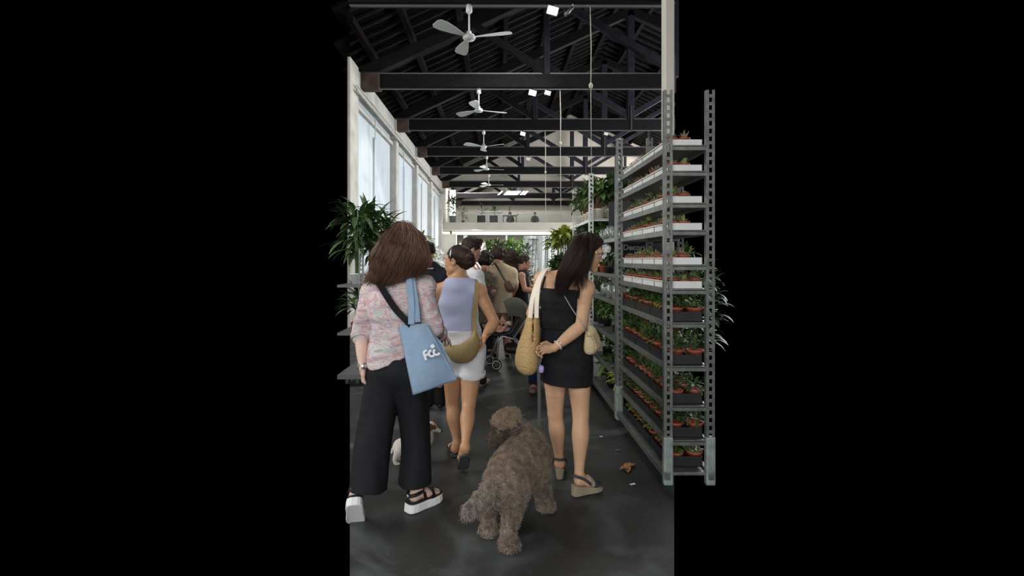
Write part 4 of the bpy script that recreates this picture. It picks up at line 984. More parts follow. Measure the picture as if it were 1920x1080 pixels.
wedge('sandal', aR, heR, toR, .085, 'r'); wedge('sandal', aL, heL, toL, .085, '')
# long dark hair
def hair_strands(name, guides, n, m, parent, r=.0022, jit=.012, seed=0, wave=0, wf=30):
    """guides: list of polylines with the same number of points, ordered side by side"""
    rs = np.random.RandomState(seed); Gd = np.array([np.array(spline(g, 5)) for g in guides]); K, Mn, _ = Gd.shape
    u = rs.uniform(0, K-1.001, n); i = u.astype(int); f = (u-i)[:, None, None]; Pth = Gd[i]*(1-f)+Gd[i+1]*f
    t = np.linspace(0, 1, Mn)[None, :, None]; off = rs.normal(size=(n, 1, 3))*jit
    ph = rs.uniform(0, 6.28, (n, 1, 1)); wav = np.sin(t*rs.uniform(3, 8, (n, 1, 1))+ph)*rs.normal(size=(n, 1, 3))*jit*.35
    Pth = Pth+off*(.5+.9*t)+wav*t
    cutn = rs.beta(5, 1.6, n)*.32+.70
    idx = cutn[:, None]*np.linspace(0, Mn-1, Mn)[None, :]; i0 = np.floor(idx).astype(int); i1 = np.minimum(i0+1, Mn-1); fr = (idx-i0)[:, :, None]
    ar = np.arange(n)[:, None]; Pth = Pth[ar, i0]*(1-fr)+Pth[ar, i1]*fr
    if wave:
        x, y, z = Pth[..., 0], Pth[..., 1], Pth[..., 2]; w_ = wave*t[..., 0]**.7
        Pth = Pth+np.stack([w_*wnoise(x, y, z*.8, wf, 6, 1), .7*w_*wnoise(x, y, z*.8, wf, 6, 9), .5*w_*wnoise(x, y, z, wf, 6, 15)], -1)
    return strands(name, Pth, r, r*.35, m, parent)
B = Blob(.0055); X = hR.ax()
B.ell(hR(0, -.022, .038), (.088, .100, .093), X, .02); B.ell(hR(0, -.060, -.01), (.080, .06, .09), X, .03)
B.chain([(P(1088, 478, 3.20), (.082, .055)), (P(1074, 500, 3.185), (.066, .042)), (P(1063, 520, 3.19), (.050, .028)), (P(1055, 536, 3.195), (.038, .015))], (1, 0, 0), .03)
B.seg(P(1092, 478, 3.17), P(1092, 498, 3.18), (.050, .045), (.030, .02), (1, 0, 0), .03)
B.ell(hR(0, .066, -.034), (.095, .075, .098), X, .012, True); B.ell(hR(.0, .105, .025), (.07, .052, .038), X, .012, True)
B.ell(hR(0, .06, .095), (.03, .02, .016), X, .02)
hair = B.build('hair', H_['dark'], rw, lambda x, y, z: .004*wnoise(x-.3*z, y, z*.22, 120, 7, 1))
g0 = [[P(1100, 437, 3.25), P(1081, 450, 3.18), P(1059, 482, 3.17), P(1047, 515, 3.18), P(1043, 545, 3.20)], [P(1101, 437, 3.24), P(1086, 458, 3.15), P(1066, 490, 3.14), P(1053, 520, 3.17), P(1048, 549, 3.19)], [P(1103, 437, 3.22), P(1092, 460, 3.14), P(1076, 495, 3.13), P(1062, 525, 3.16), P(1055, 552, 3.19)],
      [P(1105, 438, 3.21), P(1098, 463, 3.13), P(1084, 496, 3.12), P(1070, 522, 3.16), P(1062, 548, 3.19)]]
hair_strands('hair_lock', g0, 2600, H_['dark'], hair, .0013, .006, 1, .008, 34)
g1 = [[P(1106, 438, 3.20), P(1106, 465, 3.13), P(1097, 495, 3.13), P(1084, 518, 3.15), P(1076, 550, 3.17)], [P(1110, 440, 3.20), P(1112, 468, 3.15), P(1106, 495, 3.15), P(1098, 515, 3.17), P(1096, 540, 3.18)]]
hair_strands('hair_lock', g1, 190, H_['dark'], hair, .0013, .010, 2, .012, 34)
# sunglasses pushed up, spectacles
M['steel'] = mat('bright_steel', (.75, .75, .76), .25, .9); M['gold'] = mat('gold_wire', (.7, .5, .25), .3, .9)
gl_ = empty('spectacles'); gl_.parent = rw; gl_.location = Vector(hR(0, .09, 0))-rw.location
b = MB()
for e in (-1, 1):
    b.tube([hR(e*.032, .091, .002)+(hR.r*math.cos(a)*.023+hR.u*math.sin(a)*.020)*.98 for a in np.linspace(0, 2*PI, 15)], .0018, 6)
    b.tube([hR(e*.055, .088, .008), hR(e*.076, .07, .010), hR(e*.080, .0, .006)], .0022, 6)
b.tube([hR(-.010, .095, .006), hR(.010, .095, .006)], .0018, 6); b.build('spectacle_frame', M['steel'], gl_, True)
b = MB()
for e in (-1, 1): b.tube([hR(e*.075, .03, .115), hR(e*.092, -.005, .085), hR(e*.092, -.05, .05)], .003, 6)
b.tube([hR(x_, .035-.2*x_*x_*8, .118) for x_ in np.linspace(-.075, .075, 9)], .004, 6)
b.build('hair_clip', M['black'], rw, True)
# bracelet, ring
ax_ = nrm(wrR-elR); c = wrR-ax_*.03; u_ = nrm(np.cross(ax_, (0, 0, 1))); v_ = np.cross(ax_, u_)
MB().tube([c+(u_*math.cos(a)*.034+v_*math.sin(a)*.031) for a in np.linspace(0, 2*PI, 20)], .0042, 6).build('bracelet', mat('pearl', (.75, .68, .62), .3), rw, True)
c2 = wrR-ax_*.045
MB().tube([c2+(u_*math.cos(a)*.034+v_*math.sin(a)*.031) for a in np.linspace(0, 2*PI, 20)], .002, 6).build('bracelet', M['steel'], rw, True)
# straw shopper on the left shoulder
M['straw'] = mat('woven_straw', (.42, .27, .11), .8, col2=(.60, .42, .20), scale=60, stretch=(1, 1, 3), bump=.7, bscale=90, spec=.2); M['canvas'] = mat('cream_canvas', (.78, .70, .58), .85, bump=.2)
M['straw2'] = mat('pale_raffia', (.55, .42, .24), .8, col2=(.66, .53, .33), scale=70, bump=.7, bscale=110, spec=.2)
t = empty('straw_tote_bag', P(989, 700, 3.24), 'tall honey-coloured straw tote bag with cream canvas handles on the woman in black', 'bag')
B = Blob(.0055)
B.chain([(P(1000, 592, 3.26), (.036, .06)), (P(997, 620, 3.25), (.050, .09)), (P(992, 650, 3.23), (.068, .12)), (P(989, 675, 3.22), (.073, .13)), (P(988, 682, 3.22), (.066, .12))], (1, 0, 0), .03)
B.seg(P(1001, 575, 3.20), P(999, 640, 3.13), (.007, .12), (.004, .06), (1, 0, 0), .008, True)
B.cut(P(1000, 586, 3.2), (0, .1, 1)); B.cut(P(988, 700, 3.2), (0.05, 0, -1))
B.build('bag_body', M['straw'], t, lambda x, y, z: .0032*np.sin(z*330+.8*wnoise(x, y, z, 30))*np.cos((x+y)*240)+.006*wnoise(x, y, z, 14, 5, 3))
b = MB(); b.ribbon(spline([P(994, 596, 3.20), P(998, 562, 3.20), P(1008, 530, 3.25), P(1020, 508, 3.31), P(1030, 503, 3.39)], 5), .030, .006, [nrm(A(-.5, -.8, .2))]*21); b.build('handle', M['canvas'], t)
b = MB(); b.ribbon(spline([P(1006, 596, 3.18), P(1007, 562, 3.18), P(1011, 530, 3.23), P(1021, 508, 3.29), P(1031, 502, 3.37)], 5), .028, .006, [nrm(A(-.4, -.8, .3))]*21); b.build('handle', M['canvas'], t)
# small straw shoulder bag
t = empty('straw_shoulder_bag', P(1108, 672, 3.25), 'small pale straw bag with a flap at the right hip of the woman in black', 'bag')
c = P(1107, 645, 3.22); X = (nrm(A(.55, -.83, 0)), nrm(A(.83, .55, 0)), A(0, 0, 1))
B = Blob(.005); B.chain([(P(1106, 624, 3.24), (.034, .026)), (P(1107, 645, 3.23), (.046, .032)), (P(1107, 656, 3.23), (.046, .032))], X[1], .02)
B.build('bag_body', M['straw2'], t, lambda x, y, z: .002*np.sin(z*400)*np.cos((x+y)*300))
MB().ribbon(spline([P(1101, 620, 3.20), P(1112, 622, 3.20), P(1119, 638, 3.22), P(1122, 650, 3.23)], 4), .070, .008, nrm(A(.75, -.6, .25))).build('flap', M['straw2'], t)
MB().tube(spline([P(1102, 620, 3.18), P(1096, 612, 3.10), P(1080, 590, 3.13), P(1066, 568, 3.19), P(1057, 548, 3.215), P(1064, 523, 3.21)], 6), .0032, 6).build('strap', mat('grey_cord', (.30, .29, .28), .6), t, True)
MB().tube([P(1111, 622, 3.22), P(1112, 600, 3.26), P(1107, 565, 3.33)], .003, 6).build('strap', mat('thin_cord', (.2, .2, .2), .6), t, True)

# ---- the woman in lavender top and white shorts
MW = pose(neck=P(861, 519, 3.86), upper=P(860, 542, 3.88), chest=P(858, 568, 3.9), waist=P(861, 612, 3.9), pelvis=P(868, 655, 3.9), shL=P(825, 546, 3.92), shR=P(898, 546, 3.86), side=(1, -.05, 0))
hM = Head(P(856, 489, 3.88), (-.92, .36, -.03), (0, 0, 1), 1.0)
mw = empty('person', (MW['pelvis'][0], 3.9, 0), 'woman in lavender knit top and white shorts, hand on hip, looking left', 'person')
B = Blob(.0046); hM.skull(B); neck(B, hM, MW, .95); torso(B, MW, .95)
eR, wR = P(927, 603, 3.86), P(909, 631, 3.74); arm(B, MW['shR'], eR, wR, 1.0); hand(B, wR, (-.25, .25, -1), (-1, 0, -.2), 1, .5, .92)
eL, wL = P(809, 602, 3.97), P(818, 634, 4.16); arm(B, MW['shL'], eL, wL, .98); hand(B, wL, (.3, .8, -.3), (0, 0, -1), 1, .5, .92)
kL, aL, kR, aR = P(848, 758, 3.92), P(857, 832, 3.86), P(879, 760, 3.74), P(872, 838, 3.50)
leg(B, P(850, 680, 3.9), kL, aL, .90); leg(B, P(884, 680, 3.88), kR, aR, .92)
heL, toL = A(-.325, 3.82, .022), A(-.37, 4.03, .018); heR, toR = P(871, 853, 3.475), A(-.255, 3.58, .025)
foot(B, aL, heL, toL, .95); foot(B, aR, heR, toR, .95)
B.build('body', S_['warm'] if False else mat('golden_skin', (.50, .27, .145), .5, var=.06, scale=14, sss=.12), mw); hM.eyes(mw, M['iris'])
M['lav'] = mat('lavender_rib_knit', (.45, .49, .68), .85, bump=.25, bscale=90, stretch=(6, 6, 1), spec=.2); M['whitedenim'] = mat('white_denim', (.72, .72, .74), .85, bump=.35, bscale=60, spec=.2)
B = Blob(.0055); torso(B, MW, .95, .010); B.cut(P(834, 530, 3.9), nrm(A(-1, 0, .30))); B.cut(P(893, 530, 3.9), nrm(A(1, 0, .22))); B.cut(P(866, 625, 3.9), nrm(A(0, 0, -1))); B.cut(P(861, 522, 3.86), nrm(A(0, .15, 1)))
B.build('knit_top', M['lav'], mw, folds(.003, 26, 4, 1, 1, 1.8))
B = Blob(.0055); torso(B, dict(MW, waist=P(862, 614, 3.9)), .95, .012, True, False)
B.chain([(P(850, 668, 3.9), .098), (P(847, 698, 3.91), (.088, .092))], (1, 0, 0), .03); B.chain([(P(886, 668, 3.88), .100), (P(884, 702, 3.83), (.096, .095))], (1, 0, 0), .03)
B.cut(P(866, 618, 3.9), (0, 0, 1)); B.cut(P(866, 704, 3.88), nrm(A(.02, .1, -1)))
sh = B.build('shorts', M['whitedenim'], mw, folds(.004, 30, 7))
for c, r in ((P(848, 699, 3.905), (.092, .095)), (P(885, 701, 3.84), (.100, .098))):
    n_ = 26; MB().ribbon([c+A(math.cos(a)*r[0], math.sin(a)*r[1], .004*math.sin(3*a)) for a in np.linspace(0, 2*PI, n_)], .035, .008, [A(math.cos(a), math.sin(a), 0) for a in np.linspace(0, 2*PI, n_)]).build('turned_up_cuff', M['whitedenim'], sh, True)
MB().tube([wR-nrm(wR-eR)*.02+A(math.cos(a)*.036, math.sin(a)*.033, .012*math.cos(a)) for a in np.linspace(0, 2*PI, 18)], .003, 6).build('bracelet', M['black'], mw, True)
# hair with a low bun, sunglasses pushed up
B = Blob(.005); X = hM.ax(); B.ell(hM(0, -.024, .034), (.083, .098, .090), X, .015); B.ell(hM(0, -.075, -.015), (.060, .05, .055), X, .03)
bun = P(881, 489, 3.80); B.ell(bun, (.046, .045, .052), None, .03); B.ell(P(873, 480, 3.83), (.055, .06, .06), None, .03); B.ell(bun+A(.01, -.03, .03), (.03, .03, .03), None, .01)
B.ell(hM(0, .062, -.03), (.064, .068, .092), X, .012, True)
for e in (-1, 1): B.ell(hM(e*.082, -.003, -.018), (.02, .026, .036), X, .008, True)
hb = B.build('hair', H_['dark'], mw, lambda x, y, z: .0035*wnoise(x*.4, y, z-.5*x, 110, 7, 9))
b = MB(); b.tube([hM(-.086, .012, .0), hM(-.089, .008, .04), hM(-.080, .004, .08), hM(-.045, .0, .115), hM(0, .0, .126), hM(.045, .0, .115), hM(.080, .004, .08), hM(.089, .008, .04), hM(.086, .012, .0)], .0030, 6); b.build('hair_band', M['steel'], mw, True)
# sling bag
M['mustard'] = mat('mustard_nylon', (.30, .215, .095), .7, var=.06, scale=8, bump=.2, bscale=40)
t = empty('sling_bag', P(868, 682, 3.74), 'mustard crescent sling bag hanging at the back of the woman in lavender', 'bag')
B = Blob(.006); cp = [(P(889, 624, 3.76), (.022, .03)), (P(888, 640, 3.74), (.045, .04)), (P(879, 656, 3.72), (.070, .05)), (P(864, 664, 3.715), (.072, .05)), (P(850, 660, 3.73), (.055, .045)), (P(838, 653, 3.76), (.02, .03))]
B.chain(cp, (-.3, 0, 1), .03); B.seg(P(845, 632, 3.74), P(874, 622, 3.74), (.03, .2), (.045, .2), (0, 0, 1), .03, True)
B.build('bag_body', M['mustard'], t, folds(.004, 24, 3))
nd = A(.1, -1, .1); MB().ribbon(spline([P(890, 628, 3.755), P(889, 600, 3.775), P(892, 565, 3.762), P(894, 542, 3.775), P(893, 529, 3.83), P(888, 527, 3.90)], 6), .034, .005, nd).build('strap', M['mustard'], t)
MB().ribbon(spline([P(838, 656, 3.765), P(832, 648, 3.80), P(826, 630, 3.86)], 4), .03, .005, (-.5, -1, 0)).build('strap', M['mustard'], t)
M['sole_dark'] = mat('dark_rubber_sole', (.055, .055, .055), .7)
def flat_sandal(parent, he, to, m_s, m_t, straps, th=.016, wid=.085, name='sandal'):
    t = empty(name); t.parent = parent; t.location = Vector((he[0], he[1], 0))-parent.location; d = nrm(to-he); up = nrm(A(0, 0, 1)-d*d[2]); l = np.cross(d, up); L = np.linalg.norm(to-he)+.03
    prof = [(0, .22), (.015, .45), (.05, .66), (.1, .76), (.2, .80), (.42, .78), (.6, .95), (.75, 1.02), (.87, .93), (.95, .7), (.99, .4), (1.0, .15)]
    out = [(q, w*wid/2) for q, w in prof]+[(q, -w*wid/2) for q, w in reversed(prof)]; o_ = he-d*.015
    top = [o_+d*L*q+l*w for q, w in out]; bot = [p-up*th for p in top]; k_ = len(out)
    MB().add(bot+top, [tuple(range(k_)), tuple(range(2*k_-1, k_-1, -1))]+[(i, k_+i, k_+(i+1) % k_, (i+1) % k_) for i in range(k_)]).build('sole', m_s, t, bevel=.004)
    for q, hgt in straps:
        c = he+d*(L-.03)*q; pts = [c+l*math.cos(a)*.043+up*math.sin(a)*hgt for a in np.linspace(0, PI, 10)]
        MB().ribbon(pts, .022, .005, [l*math.cos(a)+up*math.sin(a) for a in np.linspace(0, PI, 10)]).build('strap', m_t, t)
    return t
flat_sandal(mw, heL, toL, M['sole_dark'], M['black'], ((.3, .07), (.75, .035))); flat_sandal(mw, heR, toR, M['sole_dark'], M['black'], ((.75, .035), (.5, .05)))
# ---- the woman with brown hair and the blue tote
LW = pose(neck=P(750, 521, 2.98), upper=P(744, 545, 3.0), chest=P(742, 580, 3.02), waist=P(742, 640, 3.04), pelvis=P(744, 685, 3.05), shL=P(697, 548, 3.06), shR=P(794, 540, 2.98), side=(1, -.1, .02))
hL = Head(P(757, 470, 2.96), (.80, .58, -.16), (.1, 0, 1), 1.0)
lw = empty('person', (LW['pelvis'][0], 3.0, 0), 'brown-haired woman in pink patterned blouse and black wide trousers with a blue tote', 'person')
fair = mat('pale_skin', (.62, .42, .34), .5, var=.05, scale=14, sss=.12)
B = Blob(.005); hL.skull(B); neck(B, hL, LW, .95); torso(B, LW, .98)
eL, wL = P(678, 622, 3.10), P(680, 690, 2.99); arm(B, LW['shL'], eL, wL, .95); hand(B, wL, (.02, .10, -1), (.75, .3, 0), -1, .55, .95)
eR, wR = P(812, 612, 2.98), P(826, 628, 3.22); arm(B, LW['shR'], eR, wR, .95); hand(B, wR, (.15, .9, -.3), (-.3, 0, -1), -1, .6, .92)
kL, kR, aL, aR = P(706, 800, 3.0), P(776, 800, 3.10), P(670, 920, 2.86), P(781, 915, 3.035)
leg(B, P(722, 705, 3.05), kL, aL, 1.0); leg(B, P(768, 705, 3.04), kR, aR, 1.0)
heR, toR = A(-.525, 3.0, .052), A(-.375, 3.165, .046); heL, toL = P(665, 934, 2.80), P(668, 967, 2.93)
foot(B, aR, heR, toR, .98); foot(B, aL, heL, toL, .98)
B.build('body', fair, lw); hL.eyes(lw, M['iris'])
# blouse
M['print'] = noisemix('printed_blouse', [(.50, .20, .19), (.62, .36, .31), (.30, .31, .42), (.60, .33, .29), (.44, .55, .55), (.66, .42, .36), (.38, .30, .40), (.60, .58, .52), (.34, .48, .50), (.60, .30, .27)], 8, stretch=(1, 1, 2.4), dist=1.4)
B = Blob(.0055)
torso(B, dict(LW, pelvis=P(738, 668, 3.05)), 1.0, .022, False, True)
B.chain([(P(742, 560, 3.02), (.160, .115)), (P(740, 620, 3.04), (.152, .13)), (P(738, 665, 3.05), (.160, .145)), (P(738, 700, 3.05), (.165, .15))], (1, -.1, 0), .04)
B.chain([(P(700, 549, 3.05), .068), (P(688, 590, 3.07), .072), (P(679, 622, 3.09), .066), (P(678, 632, 3.09), .06)], (1, 0, 0), .03)
B.chain([(P(792, 542, 2.98), .068), (P(803, 580, 2.98), .070), (P(812, 612, 2.985), .062), (P(818, 620, 3.08), .052), (P(823, 626, 3.16), .044)], (0, 0, 1), .03)
B.cut(P(725, 678, 3.0), nrm(A(.40, .2, -1.0))); B.cut(P(678, 627, 3.1), nrm(A(-.12, .0, -1))) if False else None
def ff(x, y, z): return .010*wnoise(x, y, z*.9+.5*x, 20, 7, 4)+.008*np.abs(wnoise(x*.5+.2*z, y, z*1.5, 40, 5, 8))
bl = B.build('blouse', M['print'], lw, ff)
n_ = 22
for c, ax_, r in ((P(678.5, 630, 3.09), nrm(wL-eL), .062), (P(822, 624, 3.15), nrm(wR-eR), .050)):
    u_ = nrm(np.cross(ax_, (0, 1, .1))); v_ = np.cross(ax_, u_)
    MB().ribbon([c+(u_*math.cos(a)+v_*math.sin(a))*r for a in np.linspace(0, 2*PI, n_)], .035, .010, [u_*math.cos(a)+v_*math.sin(a) for a in np.linspace(0, 2*PI, n_)]).build('rolled_cuff', M['print'], bl, True)
# trousers
M['blacktr'] = mat('black_crepe', (.009, .0095, .012), .8, bump=.2, bscale=50, spec=.25)
B = Blob(.006)
B.chain([(P(742, 655, 3.05), (.150, .12)), (P(745, 690, 3.05), (.180, .145))], (1, 0, 0), .04)
B.chain([(P(722, 700, 3.04), (.108, .115)), (P(710, 770, 3.02), (.108, .11)), (P(700, 830, 2.97), (.106, .10)), (P(689, 920, 2.88), (.104, .10)), (P(687, 945, 2.86), (.107, .10))], (1, 0, 0), .03)
B.chain([(P(768, 700, 3.04), (.105, .115)), (P(776, 780, 3.08), (.094, .10)), (P(780, 840, 3.07), (.088, .095)), (P(777, 900, 3.03), (.100, .105)), (P(776, 935, 3.02), (.107, .11))], (1, 0, 0), .03)
B.cut(P(722, 917, 2.9), nrm(A(.06, .05, -1))) if False else None
def tf(x, y, z): return .006*wnoise(x*1.6, y*1.6, z*.25, 20, 6, 3)
Bl = Blob(.006); Bl.p = B.p
zc = P(776, 905, 3.03)[2]; zl = P(690, 914, 2.88)[2]
def hemcut(x, y, z):
    lvl = zl+(zc-zl)*np.clip((x+.72)/(.17), 0, 1)
    return lvl
class HB(Blob):
    def grid(s, disp=None):
        D, lo = Blob.grid(s, disp); r = s.res
        x = (lo[0]+np.arange(D.shape[0])*r)[:, None, None]; y = (lo[1]+np.arange(D.shape[1])*r)[None, :, None]; z = (lo[2]+np.arange(D.shape[2])*r)[None, None, :]
        return np.maximum(D, (hemcut(x, y, z)-z).astype(np.float32)), lo
Bh = HB(.006); Bh.p = B.p; Bh.build('trousers', M['blacktr'], lw, tf)
# hair: shoulder length, loose waves
B = Blob(.006); X = hL.ax()
B.ell(hL(0, -.025, .042), (.092, .106, .104), X, .02); B.ell(P(753, 478, 2.89), (.128, .085, .125), None, .04)
B.chain([(P(738, 495, 2.88), (.125, .075)), (P(722, 512, 2.90), (.100, .06)), (P(712, 518, 2.92), (.075, .05))], (1, 0, .25), .04); B.seg(P(778, 490, 2.90), P(790, 502, 2.93), (.07, .05), (.03, .03), (1, 0, 0), .03)
B.ell(hL(0, .085, -.03), (.075, .06, .09), X, .015, True)
hair = B.build('hair', H_['brown'], lw, lambda x, y, z: .006*wnoise(x+.45*z, y, z*.45, 46, 7, 5)+.003*wnoise(x+.5*z, y, z*.3, 130, 6, 2))
gg = []
for (x0, y0), (x1, y1), (x2, y2), (x3, y3), (x4, y4) in (((744, 425), (722, 445), (706, 475), (697, 500), (683, 525)), ((747, 422), (730, 446), (716, 478), (708, 505), (695, 528)), ((751, 421), (741, 448), (728, 480), (718, 508), (708, 531)), ((756, 421), (754, 450), (744, 482), (732, 508), (720, 530)),
                                                       ((761, 421), (768, 450), (762, 482), (752, 506), (738, 526)), ((766, 423), (782, 450), (784, 480), (776, 500), (758, 517)), ((770, 426), (791, 450), (799, 480), (800, 498), (790, 512))):
    gg.append([P(x0, y0, 2.93), P(x1, y1, 2.83), P(x2, y2, 2.81), P(x3, y3, 2.83), P(x4, y4, 2.90)])
hair_strands('hair_lock', gg, 4200, H_['brown'], hair, .0014, .014, 5, .030, 24)
# watch
ax_ = nrm(wL-eL); c = wL-ax_*.012; u_ = nrm(np.cross(ax_, (0, 1, 0))); v_ = np.cross(ax_, u_)
t = MB().ribbon([c+(u_*math.cos(a)*.030+v_*math.sin(a)*.026) for a in np.linspace(0, 2*PI, 18)], .020, .004, [u_*math.cos(a)+v_*math.sin(a) for a in np.linspace(0, 2*PI, 18)]).build('watch_strap', mat('grey_strap', (.16, .16, .15), .6), lw)
MB().lathe(c+nrm(A(.5, -.85, 0))*.027, [(.016, 0), (.017, .004), (.014, .007)], 14, nrm(A(.5, -.85, 0))).build('watch_face', M['steel'], t, True)
# platform sandals
M['platform'] = mat('white_ridged_sole', (.78, .78, .76), .6, bump=.4, bscale=90, stretch=(3, 3, .2))
def platform(an, he, to, flat=True):
    t = empty('platform_sandal'); t.parent = lw; t.location = Vector((he[0], he[1], 0))-lw.location; d = nrm(to-he); up = nrm(A(0, 0, 1)-d*d[2]); l = np.cross(d, up); L = np.linalg.norm(to-he)+.035
    prof = [(0, .3), (.02, .6), (.07, .82), (.2, .92), (.45, .9), (.65, 1.0), (.8, 1.0), (.9, .85), (.97, .55), (1.0, .2)]; wid = .104
    out = [(q, w*wid/2) for q, w in prof]+[(q, -w*wid/2) for q, w in reversed(prof)]; o_ = he-d*.02
    top = [o_+d*L*q+l*w for q, w in out]; bot = [p-up*(.050-.012*max(0, (q-.75)*4)) for p, (q, w) in zip(top, out)]; bot = [b_+d*(.006 if q > .5 else -.006) for b_, (q, w) in zip(bot, out)]; k_ = len(out)
    MB().add(bot+top, [tuple(range(k_)), tuple(range(2*k_-1, k_-1, -1))]+[(i, k_+i, k_+(i+1) % k_, (i+1) % k_) for i in range(k_)]).build('sole', M['platform'], t, bevel=.007)
    cen = [o_+d*L*q+l*w*.93+up*.003 for q, w in out]
    MB().add([p+up*.0 for p in cen]+[p+up*.006 for p in cen], [tuple(range(k_)), tuple(range(2*k_-1, k_-1, -1))]+[(i, k_+i, k_+(i+1) % k_, (i+1) % k_) for i in range(k_)]).build('insole', M['black'], t)
    for q, hgt, tilt in ((.62, .052, .02), (.80, .040, -.03)):
        c = he+d*(L-.05)*q; pts = [c+l*math.cos(a)*.046+up*math.sin(a)*hgt+d*tilt*math.cos(a) for a in np.linspace(0, PI, 10)]
        MB().ribbon(pts, .022, .006, [l*math.cos(a)+up*math.sin(a) for a in np.linspace(0, PI, 10)]).build('strap', M['black'], t)
    pts = [he+d*.13+up*.064+l*0]+[he+d*(.045-.055*math.cos(a))+l*math.sin(a)*.042+up*.056 for a in np.linspace(2.2, -2.2, 12)][::1]+[he+d*.13+up*.064]
    pts = [he+d*(.040-.058*math.cos(a))+l*math.sin(a)*.040+up*(.048+.012*(1-math.cos(a))) for a in np.linspace(-PI, PI, 22)]
    MB().ribbon(pts, .020, .006, [nrm(p-(he+d*.04+up*.05)) for p in pts]).build('ankle_strap', M['black'], t)
    for sg in (-1, 1): MB().ribbon([he+d*.085+l*sg*.044+up*.006, he+d*.075+l*sg*.040+up*.055], .018, .005, l*sg).build('side_strap', M['black'], t)
    MB().lathe(he-d*.014+l*.008+up*.052-d*.010, [(.010, 0), (.010, .004)], 10, -d).build('buckle', M['steel'], t, True)
platform(aR, heR, toR); platform(aL, heL, toL)
# blue canvas tote with a white printed mark
def pouch(TL, TR, BR, BL, bulge, nd, n=26, wr=.006, seed=0):
    TL, TR, BR, BL = [A(*q) for q in (TL, TR, BR, BL)]; nd = nrm(nd); V = []; 
    for side in (1, -1):
        for i in range(n+1):
            for j in range(n+1):
                u, v = i/n, j/n; p = (TL*(1-u)+TR*u)*(1-v)+(BL*(1-u)+BR*u)*v
                w = bulge*(math.sin(PI*u)**.6)*(math.sin(PI*min(1, v*.5+.0))**.7 if v < 1 else .8)*(1-v**8)
                w = max(.004, w); f = wr*float(wnoise(p[0], p[1], p[2]*.35, 26, 6, seed))*math.sin(PI*u)
                V.append(p+nd*(side*w+f))
    N1 = (n+1)*(n+1); Fc = []
    for i in range(n):
        for j in range(n):
            a = i*(n+1)+j; Fc.append((a, a+n+1, a+n+2, a+1)); b_ = a+N1; Fc.append((b_, b_+1, b_+n+2, b_+n+1))
    for i in range(n):
        a = i*(n+1)+n; Fc.append((a, a+n+1, a+n+1+N1, a+N1))
        a = i; Fc.append((a, a+N1, a+1+N1, a+1)); a = n*(n+1)+i; Fc.append((a, a+1, a+1+N1, a+N1))
    return V, Fc
t = empty('canvas_tote_bag', P(805, 735, 2.86), 'light blue canvas tote bag with a white printed mark on the brown-haired woman', 'bag')
M['bluecanvas'] = mat('light_blue_canvas', (.27, .375, .50), .9, var=.06, scale=30, bump=.3, bscale=160, spec=.2)
TL, TR, BR, BL = P(747, 611, 2.87), P(808, 600, 2.90), P(857, 712, 2.95), P(774, 741, 2.84)
TR = P(800, 606, 2.86)
V, Fc = pouch(TL, TR, BR, BL, .035, (.15, -1, 0)); MB().add(V, Fc).build('bag_body', M['bluecanvas'], t, True)
V2, F2 = pouch(P(790, 603, 2.90), P(829, 643, 2.93), P(856, 711, 2.955), P(800, 728, 2.9), .028, (.25, -1, 0), seed=3); MB().add(V2, F2).build('bag_side', M['bluecanvas'], t, True)
sp = spline([P(771, 608, 2.84), P(771, 570, 2.845), P(768, 535, 2.86), P(768, 512, 2.90), P(776, 503, 2.98)], 6); MB().ribbon(sp, .034, .005, (.1, -1, .25)).build('handle', M['bluecanvas'], t)
sp = spline([P(783, 604, 2.85), P(780, 570, 2.862), P(775, 535, 2.875), P(773, 512, 2.91), P(781, 504, 2.98)], 6); MB().ribbon(sp, .030, .005, (.3, -1, .25)).build('handle', M['bluecanvas'], t)
# the mark: r, c, c as thick rounded strokes and a dot block above
M['print_white'] = mat('white_print', (.82, .84, .85), .7)
o0 = P(797, 673, 2.845); du = nrm(P(828, 661, 2.87)-P(797, 673, 2.845)); nn = nrm(A(.18, -1, 0)); dv = nrm(np.cross(du, nn)); dv = dv if dv[2] > 0 else -dv
def mk(uv, w): return MB().ribbon([o0+du*u+dv*v+nn*.042 for u, v in uv], w, .004, nn)
sc_ = .0033
def arcp(cu, cv, r, a0, a1, n=10): return [(cu+r*math.cos(math.radians(a)), cv+r*math.sin(math.radians(a))) for a in np.linspace(a0, a1, n)]
b = MB()
for uv in ([(.004, 0), (.004, .038)]+arcp(.018, .036, .014, 180, 60), [(.004, .026), (.030, .026)], arcp(.046, .024, .017, 80, 300), arcp(.074, .022, .017, 110, 320)):
    b.ribbon([o0+du*u+dv*v+nn*.038 for u, v in uv], .012, .004, nn)
b.ribbon([o0+du*.052+dv*.056+nn*.037, o0+du*.072+dv*.062+nn*.037], .020, .004, nn); b.build('printed_mark', M['print_white'], t)
# black crossbody strap
sp = spline([P(709, 528, 2.86), P(722, 550, 2.855), P(742, 580, 2.865), P(765, 604, 2.86), P(785, 625, 2.9)], 6); t2 = empty('crossbody_bag', P(785, 625, 2.9), 'black crossbody strap of a bag hidden in front of the brown-haired woman', 'bag')
MB().ribbon(sp, .036, .005, (0, -1, .2)).build('strap', M['blackcloth'], t2)
MB().box(P(800, 640, 3.22), (.2, .08, .16)).build('bag_body', M['blackcloth'], t2, bevel=.02)

